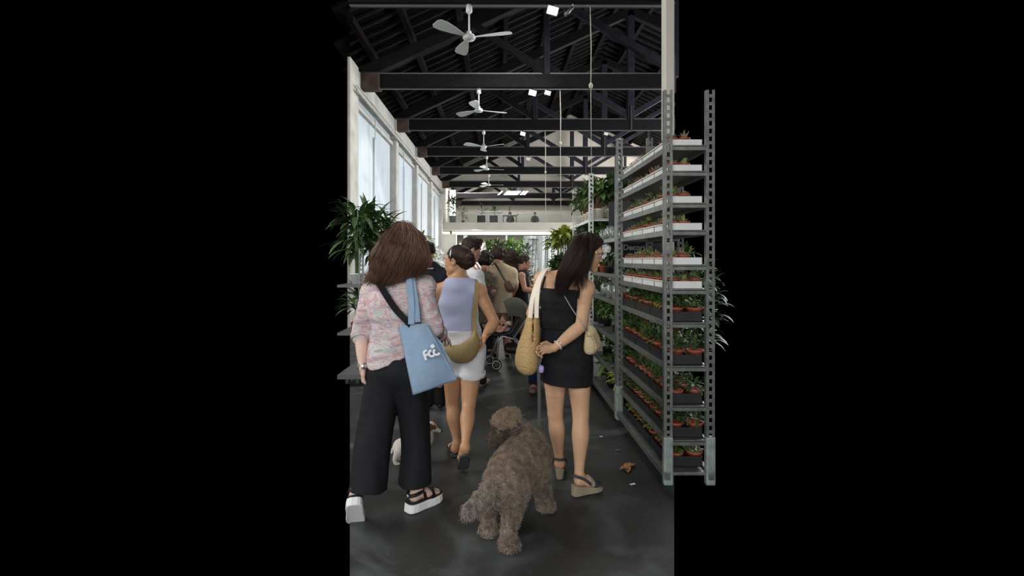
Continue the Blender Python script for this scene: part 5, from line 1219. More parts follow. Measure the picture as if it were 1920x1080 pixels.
# ---- people farther back
def cloth(n, c, **k): return mat(n, c, .85, bump=.3, bscale=50, spec=.2, **k)
def person(lab, head, f, u, hsc, J, arms, legs, skinm, top, bottom, hairfn, hm, res=.009, s=1.0, sleeve=.35, top_inf=.02, trouser='long', parts=None, ground=True):
    p = empty('person', (J['pelvis'][0], J['pelvis'][1], 0), lab, 'person'); h = Head(head, f, u, hsc)
    B = Blob(res*.75); h.skull(B); neck(B, h, J, s); torso(B, J, s)
    for sh, el, wr, d, n, th in arms: arm(B, sh, el, wr, s); hand(B, wr, d, n, th, .5, s, k=.003)
    for hp, kn, an, he, to in legs: leg(B, hp, kn, an, s); foot(B, an, he, to, s)
    B.build('body', skinm, p)
    h.eyes(p, M['iris'])
    if top is not None:
        B = Blob(res); torso(B, J, s, top_inf)
        for sh, el, wr, *_ in arms:
            if sleeve: B.chain([(sh, .062*s), (lerp(sh, el, sleeve*2 if sleeve <= .5 else 1), .062*s)]+([(lerp(el, wr, (sleeve-.5)*2), .05*s)] if sleeve > .5 else []), (0, 1, 0), .03)
        B.cut(J['pelvis']-A(0, 0, .04), (0, 0, -1)); B.build('shirt', top, p, lambda x, y, z: .006*wnoise(x, y, z, 24, 6, 2))
    if bottom is not None:
        B = Blob(res); B.seg(J['pelvis'], lerp(J['waist'], J['pelvis'], .4), (.172*s, .125*s), (.145*s, .11*s), J['side'], .03)
        for hp, kn, an, he, to in legs:
            if trouser == 'long': B.chain([(hp, .105*s), (kn, .080*s), (an, .068*s)], (1, 0, 0), .03)
            elif trouser == 'shorts': B.chain([(hp, .108*s), (lerp(hp, kn, .8), .09*s)], (1, 0, 0), .03)
            else: B.chain([(J['pelvis'], (.18*s, .14*s)), (lerp(J['pelvis'], A(J['pelvis'][0], J['pelvis'][1], .2), trouser), (.22*s, .18*s))], (1, 0, 0), .03)
        B.build('trousers' if trouser == 'long' else 'shorts' if trouser == 'shorts' else 'skirt', bottom, p, lambda x, y, z: .006*wnoise(x, y, z*.5, 22, 6, 3))
    for i, (hp, kn, an, he, to) in enumerate(legs):
        he, to = A(*he), A(*to); d = nrm(to-he); l = np.cross(d, (0, 0, 1)); B = Blob(.008)
        B.seg(he+d*.02+A(0, 0, .03), to-d*.02+A(0, 0, .024), (.036, .032), (.042, .026), l, .01); B.cut(he-A(0, 0, .0), (0, 0, -1)); B.build('shoe', parts or M['black'], p)
    if hairfn:
        B = Blob(res*.8); hairfn(B, h); B.build('hair', hm, p, lambda x, y, z: .006*wnoise(x, y, z, 95, 7, 4))
    return p, h
def short_hair(B, h):
    X = h.ax(); B.ell(h(0, -.015, .045), (.088*h.sc, .103*h.sc, .088*h.sc), X, .015); B.ell(h(0, .05, .10), (.06, .05, .035), X, .02)
    B.ell(h(0, .075, -.045), (.09, .085, .095), X, .012, True); B.ell(h(0, .02, -.09), (.1, .12, .06), X, .012, True)
    for e in (-1, 1): B.ell(h(e*.085, .0, -.015), (.02, .028, .036), X, .008, True)
def curly_hair(B, h, R=1.0):
    X = h.ax(); B.ell(h(0, -.035, .03), (.115*R, .115*R, .115*R), X, .015); B.ell(h(0, .085, -.04), (.07, .06, .09), X, .012, True)
    rg = random.Random(3)
    for k in range(26):
        a, e = rg.uniform(0, 6.28), rg.uniform(-.6, 1.4); d = A(math.cos(a)*math.cos(e), math.sin(a)*math.cos(e), math.sin(e))
        if d[1] > .45: continue
        B.ell(h(*(A(0, -.035, .03)+d*.10*R)), (.035, .035, .035), None, .015)
def long_curly(B, h): curly_hair(B, h, 1.1); B.seg(h(0, -.07, -.02), h(0, -.10, -.20), (.13, .06), (.10, .05), h.r, .04)
def bun_hair(B, h):
    X = h.ax(); B.ell(h(0, -.02, .034), (.083, .098, .090), X, .015); B.ell(h(0, -.11, .03), (.045, .045, .045), X, .02); B.ell(h(0, .062, -.03), (.09, .066, .09), X, .012, True)
# man in white patterned tee, hand at his mouth
M['whitetee'] = noisemix('white_mottled_tee', [(.72, .74, .76), (.74, .75, .76), (.72, .74, .75), (.45, .47, .50)], 20, dist=1.5)
Jm = pose(neck=P(879, 503, 5.62), upper=P(876, 520, 5.62), chest=P(875, 545, 5.62), waist=P(875, 588, 5.6), pelvis=P(876, 625, 5.6), shL=P(854, 517, 5.78), shR=P(895, 517, 5.42), side=nrm(A(.6, -.8, 0)), back=nrm(A(-.8, -.6, 0)))
mp_, hm_ = person('tall curly-haired man in white tee with his hand at his chin', P(885, 468, 5.6), (.93, .32, -.22), (0, 0, 1), 1.08, Jm,
    [(Jm['shR'], P(903, 547, 5.35), P(900, 517, 5.42), (-.1, .3, 1), (-.6, .2, 0), 1), (Jm['shL'], P(862, 560, 5.9), P(880, 585, 6.1), (.5, .5, -.3), (0, 0, -1), 1)],
    [(P(868, 635, 5.65), P(872, 690, 5.7), P(878, 745, 5.66) * A(1, 1, 0)+A(0, 0, .09), A(-.36, 5.60, .02), A(-.30, 5.84, .02)), (P(884, 635, 5.55), P(893, 690, 5.75), A(-.20, 5.88, .1), A(-.225, 5.84, .02), A(-.13, 6.06, .02))],
    S_['rosy'], M['whitetee'], cloth('olive_print_trousers', (.035, .035, .026), var=.5, scale=12), short_hair, H_['curl'], .008, 1.0, .4, .02, 'long', mat('sand_shoe', (.36, .31, .22), .7))
# curly black hair, olive print
Jc = pose(neck=P(909, 510, 7.4), upper=P(908, 522, 7.4), chest=P(908, 540, 7.4), waist=P(908, 575, 7.4), pelvis=P(909, 600, 7.4), shL=P(894, 522, 7.45), shR=P(922, 522, 7.35))
person('person with black curly hair and olive print shirt, bending behind the man in white', P(911, 491, 7.35), (.3, .9, -.3), (0, 0, 1), .98, Jc,
    [(Jc['shR'], P(925, 545, 7.3), P(920, 565, 7.5), (0, .8, -.3), (0, 0, -1), 1), (Jc['shL'], P(891, 545, 7.4), P(896, 565, 7.6), (0, .8, -.3), (0, 0, -1), -1)],
    [(P(902, 610, 7.4), P(902, 650, 7.45), A(-.24, 7.45, .09), A(-.24, 7.4, .02), A(-.24, 7.63, .02)), (P(916, 610, 7.4), P(916, 650, 7.45), A(-.13, 7.45, .09), A(-.13, 7.4, .02), A(-.13, 7.63, .02))],
    S_['rosy'], noisemix('olive_print', [(.05, .06, .04), (.16, .15, .11), (.06, .04, .03), (.22, .14, .10)], 14), cloth('dark_trousers', (.02, .02, .02)), curly_hair, H_['black'], .009, .95)
# cream tee with brown crossbody bag
Jp = pose(neck=P(938, 500, 7.6), upper=P(941, 513, 7.6), chest=P(942, 530, 7.6), waist=P(941, 558, 7.6), pelvis=P(938, 580, 7.6), shL=P(921, 510, 7.65), shR=P(960, 512, 7.5))
pc, hp_ = person('person in a cream T-shirt with a brown crossbody bag seen from behind', P(936, 481, 7.65), (.35, .85, -.35), (0, 0, 1), 1.0, Jp,
    [(Jp['shR'], P(967, 536, 7.5), P(962, 552, 7.75), (-.2, .9, 0), (0, 0, -1), 1), (Jp['shL'], P(917, 538, 7.6), P(922, 556, 7.8), (.2, .9, 0), (0, 0, -1), -1)],
    [(P(930, 590, 7.6), P(928, 632, 7.6), A(-.06, 7.6, .09), A(-.06, 7.55, .02), A(-.06, 7.8, .02)), (P(948, 590, 7.6), P(950, 632, 7.6), A(.13, 7.6, .09), A(.13, 7.55, .02), A(.13, 7.8, .02))],
    S_['rosy'], cloth('cream_tee', (.62, .50, .33)), cloth('grey_shorts', (.08, .09, .10)), curly_hair, H_['curl'], .009, 1.0, .38, .035, 'shorts')
t = empty('crossbody_bag', P(956, 537, 7.42), 'small brown bag on a dark strap across the cream T-shirt', 'bag'); B = Blob(.008); B.chain([(P(951, 530, 7.40), (.05, .03)), (P(956, 540, 7.40), (.065, .04)), (P(958, 544, 7.41), (.055, .035))], (1, 0, -.4), .02); B.build('bag_body', mat('brown_leather', (.12, .06, .045), .5), t)
MB().ribbon(spline([P(928, 494, 7.50), P(936, 507, 7.44), P(944, 522, 7.42), P(950, 530, 7.41)], 5), .022, .006, (0, -1, .1)).build('strap', M['black'], t)
# woman with long dark curls in black
Jb = pose(neck=P(958, 508, 8.3), upper=P(960, 520, 8.3), chest=P(962, 535, 8.3), waist=P(966, 560, 8.3), pelvis=P(968, 580, 8.3), shL=P(944, 518, 8.3), shR=P(976, 518, 8.3))
person('woman with long dark curls in black behind the cream T-shirt', P(957, 487, 8.3), (-.3, .9, -.1), (0, 0, 1), 1.0, Jb,
    [(Jb['shR'], P(979, 540, 8.25), P(976, 560, 8.4), (-.2, .9, 0), (0, 0, -1), 1), (Jb['shL'], P(941, 540, 8.3), P(944, 560, 8.5), (.2, .9, 0), (0, 0, -1), -1)],
    [(P(960, 590, 8.3), P(960, 625, 8.3), A(.22, 8.3, .09), A(.22, 8.26, .02), A(.22, 8.5, .02)), (P(975, 590, 8.3), P(976, 625, 8.3), A(.36, 8.3, .09), A(.36, 8.26, .02), A(.36, 8.5, .02))],
    S_['rosy'], cloth('black_dress_top', (.012, .012, .013)), cloth('black_dress', (.012, .012, .013)), long_curly, H_['curl'], .009, 1.0, .3, .02, .7)
# profile woman in black reaching right
Jw = pose(neck=P(981, 508, 7.9), upper=P(979, 520, 7.9), chest=P(978, 533, 7.9), waist=P(977, 560, 7.9), pelvis=P(977, 580, 7.9), shL=P(984, 517, 8.05), shR=P(978, 517, 7.72), side=nrm(A(.25, -.95, 0)), back=nrm(A(-1, -.2, 0)))
person('woman in black sleeveless top in profile, reaching towards the plants on the right', P(984, 492, 7.85), (.95, .05, -.22), (.1, 0, 1), 1.0, Jw,
    [(Jw['shR'], P(984, 543, 7.62), P(1004, 545, 7.55), (1, .1, .05), (0, 0, -1), 1), (Jw['shL'], P(992, 540, 8.1), P(1006, 535, 8.1), (1, .1, .1), (0, 0, -1), -1)],
    [(P(975, 590, 7.8), P(982, 630, 7.75), A(.36, 7.8, .09), A(.34, 7.8, .02), A(.56, 7.78, .02)), (P(978, 590, 8.0), P(986, 630, 8.0), A(.42, 8.05, .09), A(.40, 8.05, .02), A(.62, 8.0, .02))],
    S_['rosy'], cloth('black_sleeveless_top', (.012, .012, .013)), cloth('dark_plum_skirt', (.04, .015, .018)), bun_hair, H_['curl'], .009, .95, 0, .012, .5)
# dark-haired person in navy jacket between the two women at the left
Jn = pose(neck=P(808, 503, 5.0), upper=P(812, 520, 5.0), chest=P(814, 545, 5.0), waist=P(814, 590, 5.0), pelvis=P(814, 630, 5.0), shL=P(790, 520, 5.1), shR=P(836, 522, 4.9))
pn, hn_ = person('dark-haired person in a navy and black jacket with a red collar, behind the brown-haired woman', P(800, 477, 5.0), (.2, .95, -.2), (0, 0, 1), .98, Jn,
    [(Jn['shR'], P(843, 565, 4.95), P(838, 600, 5.15), (0, .6, -.8), (-1, 0, 0), 1), (Jn['shL'], P(786, 565, 5.1), P(790, 600, 5.25), (0, .6, -.8), (1, 0, 0), -1)],
    [(P(806, 645, 5.0), P(806, 705, 5.05), A(-.70, 5.05, .09), A(-.70, 5.0, .02), A(-.70, 5.24, .02)), (P(824, 645, 5.0), P(824, 705, 5.05), A(-.58, 5.05, .09), A(-.58, 5.0, .02), A(-.58, 5.24, .02))],
    S_['rosy'], cloth('navy_jacket', (.010, .012, .020)), cloth('black_trousers', (.012, .012, .012)), short_hair, H_['black'], .009, 1.0, .9, .025, 'long')
MB().ribbon([hn_(math.cos(a)*.075, -.02+math.sin(a)*.075, -.125-.02*math.sin(a)) for a in np.linspace(0, 2*PI, 18)], .035, .02, [hn_.r*math.cos(a)+hn_.f*math.sin(a) for a in np.linspace(0, 2*PI, 18)]).build('red_collar', cloth('red_collar', (.25, .02, .025)), pn)
t = empty('headphones', hn_(0, 0, -.15), 'pale headphone band around the neck of the person in navy', 'headphones')
MB().tube([hn_(math.cos(a)*.095, -.03+math.sin(a)*.095, -.150+.02*math.sin(a)) for a in np.linspace(-PI*.95, -.05*PI, 14)], .009, 8).build('headband', M['white'], t, True)
# crouching person behind the straw bag: only jeans and shoes show
Jk = pose(neck=A(.55, 5.62, .92), upper=A(.54, 5.68, .84), chest=A(.53, 5.74, .72), waist=A(.53, 5.84, .50), pelvis=A(.53, 5.88, .33), shL=A(.38, 5.66, .85), shR=A(.70, 5.66, .85), side=(1, 0, 0), back=(0, 1, 0))
person('crouching person in blue jeans half hidden behind the woman in black', (.55, 5.55, 1.02), (.3, -.8, -.3), (0, -.2, 1), .9, Jk,
    [(Jk['shR'], A(.78, 5.5, .62), A(.66, 5.35, .55), (-.5, -.7, 0), (0, 0, -1), 1), (Jk['shL'], A(.34, 5.5, .62), A(.45, 5.35, .55), (.5, -.7, 0), (0, 0, -1), -1)],
    [(A(.46, 5.86, .34), A(.40, 5.50, .44), A(.40, 5.72, .11), A(.40, 5.76, .02), A(.37, 5.54, .02)), (A(.60, 5.86, .34), A(.60, 5.50, .42), A(.58, 5.72, .11), A(.575, 5.76, .02), A(.55, 5.54, .02))],
    S_['rosy'], cloth('dark_top', (.015, .015, .02)), cloth('blue_jeans', (.02, .035, .075)), short_hair, H_['black'], .009, .9, .9, .02, 'long', mat('tan_shoe', (.20, .12, .10), .6))

# two seated people far back on the gallery
for j, x in enumerate((.83, 2.57)):
    Y_, z = 36.0, 3.492
    Js = pose(neck=A(x, Y_, z+1.02), upper=A(x, Y_, z+.93), chest=A(x, Y_, z+.80), waist=A(x, Y_, z+.60), pelvis=A(x, Y_, z+.50), shL=A(x-.17, Y_, z+.94), shR=A(x+.17, Y_, z+.94))
    person(['dark-haired person sitting far back on the gallery, right of the chairs', 'dark-haired person sitting far back on the gallery, farther right'][j], (x, Y_+.01, z+1.18), (.2-.5*j, -1, -.2), (0, 0, 1), 1.0, Js,
        [(Js['shR'], A(x+.24, Y_-.08, z+.68), A(x+.15, Y_-.30, z+.66), (-.3, -1, 0), (0, 0, -1), 1), (Js['shL'], A(x-.24, Y_-.08, z+.68), A(x-.15, Y_-.30, z+.66), (.3, -1, 0), (0, 0, -1), -1)],
        [(A(x-.09, Y_-.05, z+.50), A(x-.10, Y_-.45, z+.50), A(x-.10, Y_-.45, z+.09), A(x-.10, Y_-.41, z+.02), A(x-.10, Y_-.63, z+.02)), (A(x+.09, Y_-.05, z+.50), A(x+.10, Y_-.45, z+.50), A(x+.10, Y_-.45, z+.09), A(x+.10, Y_-.41, z+.02), A(x+.10, Y_-.63, z+.02))],
        S_['rosy'], cloth('grey_top', (.05, .05, .055)), cloth('dark_slacks', (.02, .02, .02)), short_hair, H_['black'], .02, 1.0, .9, .02, 'long')
    t = empty('stool', (x, Y_, z), ['stool under the left seated person on the gallery', 'stool under the right seated person on the gallery'][j], 'stool', 'gallery stools')
    MB().box((x, Y_, z+.375), (.36, .36, .04)).build('seat', M['black'], t)
    for sx in (-1, 1):
        for sy in (-1, 1): MB().box((x+sx*.14, Y_+sy*.14, z+.178), (.03, .03, .354)).build('leg', M['black'], t)
# ---------------------------------------------------------------- the curly brown water dog
D_ = {}
D_['coat'] = mat('taupe_coat', (.20, .145, .10), .9, col2=(.44, .35, .27), scale=26, spec=.15); D_['ear'] = mat('dark_taupe_curl', (.085, .06, .046), .9, col2=(.20, .155, .12), scale=30, spec=.15)
D_['earflap'] = mat('dark_ear_curl', (.045, .032, .025), .9, col2=(.10, .075, .06), scale=30, spec=.15); D_['top'] = mat('sandy_curl', (.28, .21, .145), .9, col2=(.47, .365, .26), scale=30, spec=.15); D_['tailcurl'] = mat('pale_grey_curl', (.19, .15, .12), .9, col2=(.46, .40, .345), scale=30, spec=.15); D_['greycurl'] = mat('grey_taupe_curl', (.17, .125, .095), .9, col2=(.46, .38, .31), scale=30, spec=.15)
def G3(px, py, Y): return P(px, py, Y)
dog = empty('dog', (.12, 2.85, 0), 'curly taupe water dog standing on the floor, head turned left', 'dog')
rump, loin, mid, sho, wit = A(.045, 2.70, .335), A(.075, 2.78, .34), A(.135, 2.90, .335), A(.185, 3.02, .325), A(.17, 3.05, .37)
axd = nrm(sho-rump); lat = nrm(np.cross(axd, (0, 0, 1)))
hd = A(.060, 3.13, .445); hf = nrm(A(-.95, -.12, -.22)); hr, hf, hu = frame(hf)
def DH(x, y, z): return hd+hr*x+hf*y+hu*z
B = Blob(.0065)
B.chain([(rump, (.105, .110)), (loin, (.122, .118)), (mid, (.142, .128)), (sho, (.125, .130))], lat, .05)
B.ell(rump+A(-.005, -.02, -.035), (.10, .09, .105), None, .04); B.ell(mid+A(.02, 0, -.045), (.13, .13, .10), None, .04)
B.chain([(wit, .105), (lerp(wit, hd, .5)+A(.01, 0, .02), .085), (hd, .072)], lat, .05)
B.ell(DH(0, -.01, .01), (.075, .085, .075), (hr, hf, hu), .03); B.seg(DH(0, .04, -.02), DH(0, .098, -.032), (.050, .044), (.040, .034), hr, .03); B.ell(DH(0, .085, -.055), (.028, .045, .022), (hr, hf, hu), .02)
LEGS = {}
def dleg(name, pts, k=.03):
    B.chain(pts, lat, k); LEGS[name] = pts
HR, HL, FR, FL = A(.055, 2.62, 0), A(-.050, 2.745, 0), A(.275, 3.02, 0), A(.13, 3.16, 0)
dleg('hr', [(A(.075, 2.68, .30), .082), (A(.085, 2.72, .225), .058), (A(.064, 2.665, .140), .034), (A(.052, 2.648, .07), .026), (HR+A(0, 0, .035), .031)])
dleg('hl', [(A(-.005, 2.74, .29), .070), (A(-.03, 2.80, .21), .044), (A(-.052, 2.765, .135), .029), (A(-.054, 2.77, .07), .024), (HL+A(0, .01, .034), .029)])
dleg('fr', [(A(.225, 3.02, .27), .060), (A(.25, 3.03, .17), .044), (A(.268, 3.03, .08), .036), (FR+A(0, 0, .036), .035)])
dleg('fl', [(A(.14, 3.10, .27), .06), (A(.135, 3.13, .15), .045), (FL+A(0, 0, .036), .042)])
for f_ in (HR+A(0, -.0, .024), HL+A(0, .02, .024), FR+A(.01, .01, .024), FL+A(0, .01, .024)): B.ell(f_, (.042, .052, .026), None, .02)
tail = [(A(.005, 2.64, .37), .026), (A(-.050, 2.60, .325), .024), (A(-.105, 2.56, .275), .020), (A(-.155, 2.53, .250), .012)]
B.chain(tail, (1, 0, 0), .03); B.cut((0, 0, .002), (0, 0, -1))
V, Fa = B.surface(lambda x, y, z: .004*wnoise(x, y, z, 75, 7, 3)+.003*wnoise(x, y, z, 190, 6, 5))
bulk('body', V, Fa, D_['coat'], dog)
nrmv = np.zeros_like(V); q = Fa
fn = np.cross(V[q[:, 2]]-V[q[:, 0]], V[q[:, 3]]-V[q[:, 1]])
for i in range(4):
    for j in range(3): nrmv[:, j] += np.bincount(q[:, i], fn[:, j], len(V))
nrmv /= np.linalg.norm(nrmv, axis=1)[:, None]+1e-9
def dseg(Pt, a, b):
    a, b = A(*a), A(*b); t = np.clip(((Pt-a)@(b-a))/np.dot(b-a, b-a), 0, 1); return np.linalg.norm(Pt-(a+t[:, None]*(b-a)), axis=1)
def chain_d(Pt, pts): return np.min([dseg(Pt, pts[i][0], pts[i+1][0])-.5*(pts[i][1]+pts[i+1][1]) for i in range(len(pts)-1)], axis=0)
hloc = (V-hd)@np.array([hr, hf, hu]).T
is_head = (hloc[:, 1] > -.075) & (np.linalg.norm(V-hd, axis=1) < .17); is_top = is_head & (hloc[:, 2] > .052+.012*_rs.normal(size=len(V))) & (hloc[:, 1] < .07); is_muz = is_head & (hloc[:, 1] > .06)
is_leg = (V[:, 2] < .235) & (np.min([chain_d(V, LEGS[k]) for k in LEGS], axis=0) < .03); is_tail = chain_d(V, tail) < .012
is_tail &= ~is_leg & (np.linalg.norm(V-A(.045, 2.70, .335), axis=1) > .135+.012*_rs.normal(size=len(V)))
def tufts(name, mask, n, L, curl, r, m, seed, turns=1.2, grav=.3, pts=8, lay=None):
    rs = np.random.RandomState(seed); ix = np.where(mask)[0]; ix = ix[rs.randint(0, len(ix), n)]
    p = V[ix]+rs.normal(size=(n, 3))*.002; nn = nrmv[ix]+rs.normal(size=(n, 3))*.28; nn[:, 2] -= grav
    if lay is not None: nn = nn*.55+lay
    nn /= np.linalg.norm(nn, axis=1)[:, None]; u = np.cross(nn, A(.2, .3, .93)); u /= np.linalg.norm(u, axis=1)[:, None]; v = np.cross(nn, u)
    t = np.linspace(0, 1, pts)[None, :, None]; Ls = L*rs.uniform(.55, 1.25, (n, 1, 1)); ph = rs.uniform(0, 6.28, (n, 1, 1)); cr = curl*rs.uniform(.6, 1.4, (n, 1, 1)); w = 2*PI*turns*rs.choice([-1, 1], (n, 1, 1))
    pa = p[:, None, :]-nn[:, None, :]*.002+nn[:, None, :]*Ls*t+cr*np.minimum(1, t*3)*(u[:, None, :]*(np.cos(w*t+ph)-np.cos(ph))+v[:, None, :]*(np.sin(w*t+ph)-np.sin(ph)))
    pa[:, :, 2] -= (grav*.6*Ls*t*t)[:, :, 0]; pa[:, :, 2] = np.maximum(pa[:, :, 2], .004)
    o = strands(name, pa, r, r*.45, m, dog); return o
trunk = ~(is_head | is_leg | is_tail)
tag(tufts('curly_coat', trunk, 42000, .013, .0032, .0009, D_['coat'], 1, 1.0, .15, 6), kind='stuff')
tag(tufts('leg_curls', is_leg, 14000, .022, .0050, .0012, D_['greycurl'], 2, 1.6, .45), kind='stuff')
rearm = trunk & (V[:, 1] < 2.78) & (V[:, 2] < .33)
tag(tufts('thigh_curls', rearm, 6000, .018, .0045, .0012, D_['greycurl'], 7, 1.4, .5), kind='stuff')
tag(tufts('tail_feathers', is_tail, 3000, .034, .0050, .0013, D_['tailcurl'], 3, 1.8, .9, 10), kind='stuff')
tag(tufts('topknot', is_top, 3000, .036, .0060, .0017, D_['top'], 4, 1.3, -.3, 10), kind='stuff')
tag(tufts('face_curls', is_head & ~is_top & ~is_muz, 5500, .018, .0048, .0012, D_['ear'], 5, 1.4, .5), kind='stuff')
tag(tufts('muzzle_curls', is_muz & (hloc[:, 1] < .132), 2600, .014, .0040, .0012, D_['ear'], 6, 1.4, .5), kind='stuff')
for e in (-1, 1):
    Be = Blob(.006); Be.chain([(DH(e*.070, -.012, .030), (.026, .022)), (DH(e*.094, -.012, -.020), (.042, .022)), (DH(e*.096, -.008, -.070), (.042, .020)), (DH(e*.090, -.004, -.105), (.026, .016))], hf, .02)
    Ve, Fe = Be.surface(lambda x, y, z: .004*wnoise(x, y, z, 120, 6)); ear = bulk('ear', Ve, Fe, D_['earflap'], dog)
    rs = np.random.RandomState(9); ix = rs.randint(0, len(Ve), 1500); p = Ve[ix]; c0 = Ve.mean(0); nn = (p-c0); nn = nn*A(1, 1, .3); nn /= np.linalg.norm(nn, axis=1)[:, None]; nn[:, 2] -= .5
    t = np.linspace(0, 1, 8)[None, :, None]; ph = rs.uniform(0, 6.28, (1500, 1, 1)); pa = p[:, None, :]+nn[:, None, :]*.024*t+.005*np.concatenate([np.cos(10*t+ph)-np.cos(ph), np.sin(10*t+ph)-np.sin(ph), 0*ph*t], 2)
    tag(strands('ear_curls', pa, .0018, .0008, D_['earflap'], ear), kind='stuff')
Bn = Blob(.003); Bn.ell(DH(0, .140, -.020), (.019, .012, .014), (hr, hf, hu)); Bn.build('nose', mat('brown_nose', (.07, .035, .025), .35), dog)
for e in (-1, 1):
    Bn = Blob(.0025); Bn.ell(DH(e*.038, .066, .012), (.0095, .0095, .0095), (hr, hf, hu)); Bn.build('eye', mat('amber_eye', (.06, .03, .012), .1), dog)
# collar
cc = lerp(wit, hd, .60)+A(.012, 0, .02); nd_ = nrm(hd-wit+A(0, 0, .04)); u_ = nrm(np.cross(nd_, (0, 1, .1))); v_ = np.cross(nd_, u_)
col_ = [cc+(u_*math.cos(a)+v_*math.sin(a))*.094 for a in np.linspace(0, 2*PI, 22)]
MB().ribbon(col_, .012, .004, [u_*math.cos(a)+v_*math.sin(a) for a in np.linspace(0, 2*PI, 22)]).build('collar', mat('grey_collar', (.10, .10, .11), .5), dog)
# leash from the hand down to the collar, purple bag pouch hanging on it
lh = P(1012, 672, 3.12)
lt = empty('dog_leash', lh, 'grey webbing leash hanging from the hand of the woman in black to the dog', 'leash')
MB().ribbon(spline([lh+A(.012, 0, .02), P(1010, 690, 3.12), P(1011, 750, 3.12), P(1010, 800, 3.12), P(1004, 832, 3.10), P(985, 822, 3.08), cc+A(.06, -.07, .03)], 6), .019, .004, (0, -1, 0)).build('webbing', mat('grey_webbing', (.075, .07, .07), .8), lt)
MB().ribbon(spline([lh+A(.01, 0, .015), lh+A(-.02, .02, .01), lh+A(-.03, .03, -.03), lh+A(-.01, .01, -.055)], 5), .018, .004, (.3, -1, 0)).build('handle_loop', bpy.data.materials['grey_webbing'], lt)
t = empty('bag_dispenser', P(1016, 692, 3.14), 'small lilac bag dispenser hanging on the grey leash', 'bag dispenser')
MB().lathe(P(1014, 699, 3.10), [(.008, 0), (.017, .006), (.017, .036), (.008, .046)], 14, (.15, 0, 1)).build('dispenser_body', mat('lilac_plastic', (.36, .30, .62), .4), t, True)
MB().tube([P(1014, 686, 3.10), P(1011, 682, 3.115)], .003, 6).build('clip', M['steel'], t, True)

# ---------------------------------------------------------------- the small white dog behind the trouser leg
sd_ = empty('dog', (-.62, 3.72, 0), 'small white dog with brown face patches, mostly behind the black trouser leg', 'dog')
M['whitefur'] = mat('short_white_fur', (.60, .56, .49), .85, bump=.3, bscale=140, stretch=(1, 1, .4)); M['brownpatch'] = mat('brown_patch', (.13, .055, .03), .85)
B = Blob(.005); q_ = lambda px, py, dy=0: P(px, py, 3.72+dy)
B.chain([(q_(752, 838), (.058, .062)), (q_(766, 836), (.062, .068)), (q_(785, 826), (.068, .078)), (q_(798, 820), (.058, .068))], (0, 1, 0), .03)
B.chain([(q_(797, 815), .050), (q_(803, 806), .038), (q_(806, 802), .036)], (0, 1, 0), .03)
sh_ = q_(808, 800); sf = nrm(A(.93, -.15, -.22)); sr, sf, su = frame(sf)
B.ell(sh_, (.036, .044, .036), (sr, sf, su), .02); B.seg(sh_+sf*.025-su*.006, sh_+sf*.072-su*.012, (.021, .020), (.013, .012), sr, .015)
for x1, y1, x2, y2, x3, y3, dy in ((750, 846, 741, 860, 742, 873, -.04), (757, 848, 752, 860, 758, 871, .04)):
    B.chain([(q_(x1, y1, dy), .040), (q_(x2, y2, dy), .018), (q_(x3, y3, dy)*A(1, 1, 0)+A(0, 0, .014), .014)], (0, 1, 0), .02); B.ell(q_(x3+3, y3, dy)*A(1, 1, 0)+A(0, 0, .011), (.024, .014, .012), None, .01)
for x, dy in ((790, -.035), (797, .035)):
    B.chain([(q_(x, 832, dy), .032), (q_(x+1, 855, dy), .018), (q_(x, 872, dy)*A(1, 1, 0)+A(0, 0, .014), .015)], (0, 1, 0), .02); B.ell(q_(x+3, 872, dy)*A(1, 1, 0)+A(0, 0, .011), (.022, .014, .012), None, .01)
B.chain([(q_(744, 832), .016), (q_(737, 842), .011), (q_(734, 850), .007)], (0, 1, 0), .015)
B.cut((0, 0, .002), (0, 0, -1)); B.build('body', M['whitefur'], sd_)
for e in (-1, 1):
    Be = Blob(.004); Be.chain([(sh_+sr*e*.030+su*.026-sf*.005, (.016, .007)), (sh_+sr*e*.042+su*.008+sf*.004, (.018, .006)), (sh_+sr*e*.044-su*.014+sf*.010, (.009, .005))], sf, .01); Be.build('ear', M['brownpatch'], sd_)
    Be = Blob(.004); Be.ell(sh_+sr*e*.022+sf*.022+su*.010, (.019, .024, .017), (sr, sf, su)); Be.build('face_patch', M['brownpatch'], sd_)
Be = Blob(.0025); Be.ell(sh_+sf*.085-su*.008, (.009, .007, .007), (sr, sf, su)); Be.build('nose', M['black'], sd_)
MB().tube([sh_-su*.045-sf*.02+(sr*math.cos(a)*.045+nrm(sf+su*.6)*math.sin(a)*.045) for a in np.linspace(0, 2*PI, 16)], .004, 6).build('collar', M['black'], sd_, True)
t = empty('dog_leash', q_(800, 808), 'thin black leash rising from the small white dog', 'leash')
MB().tube(spline([q_(798, 808), q_(765, 795, -.06), q_(745, 779, -.12), q_(735, 762, -.2), q_(740, 720, -.45)], 6), .0045, 6).build('cord', M['black'], t, True)

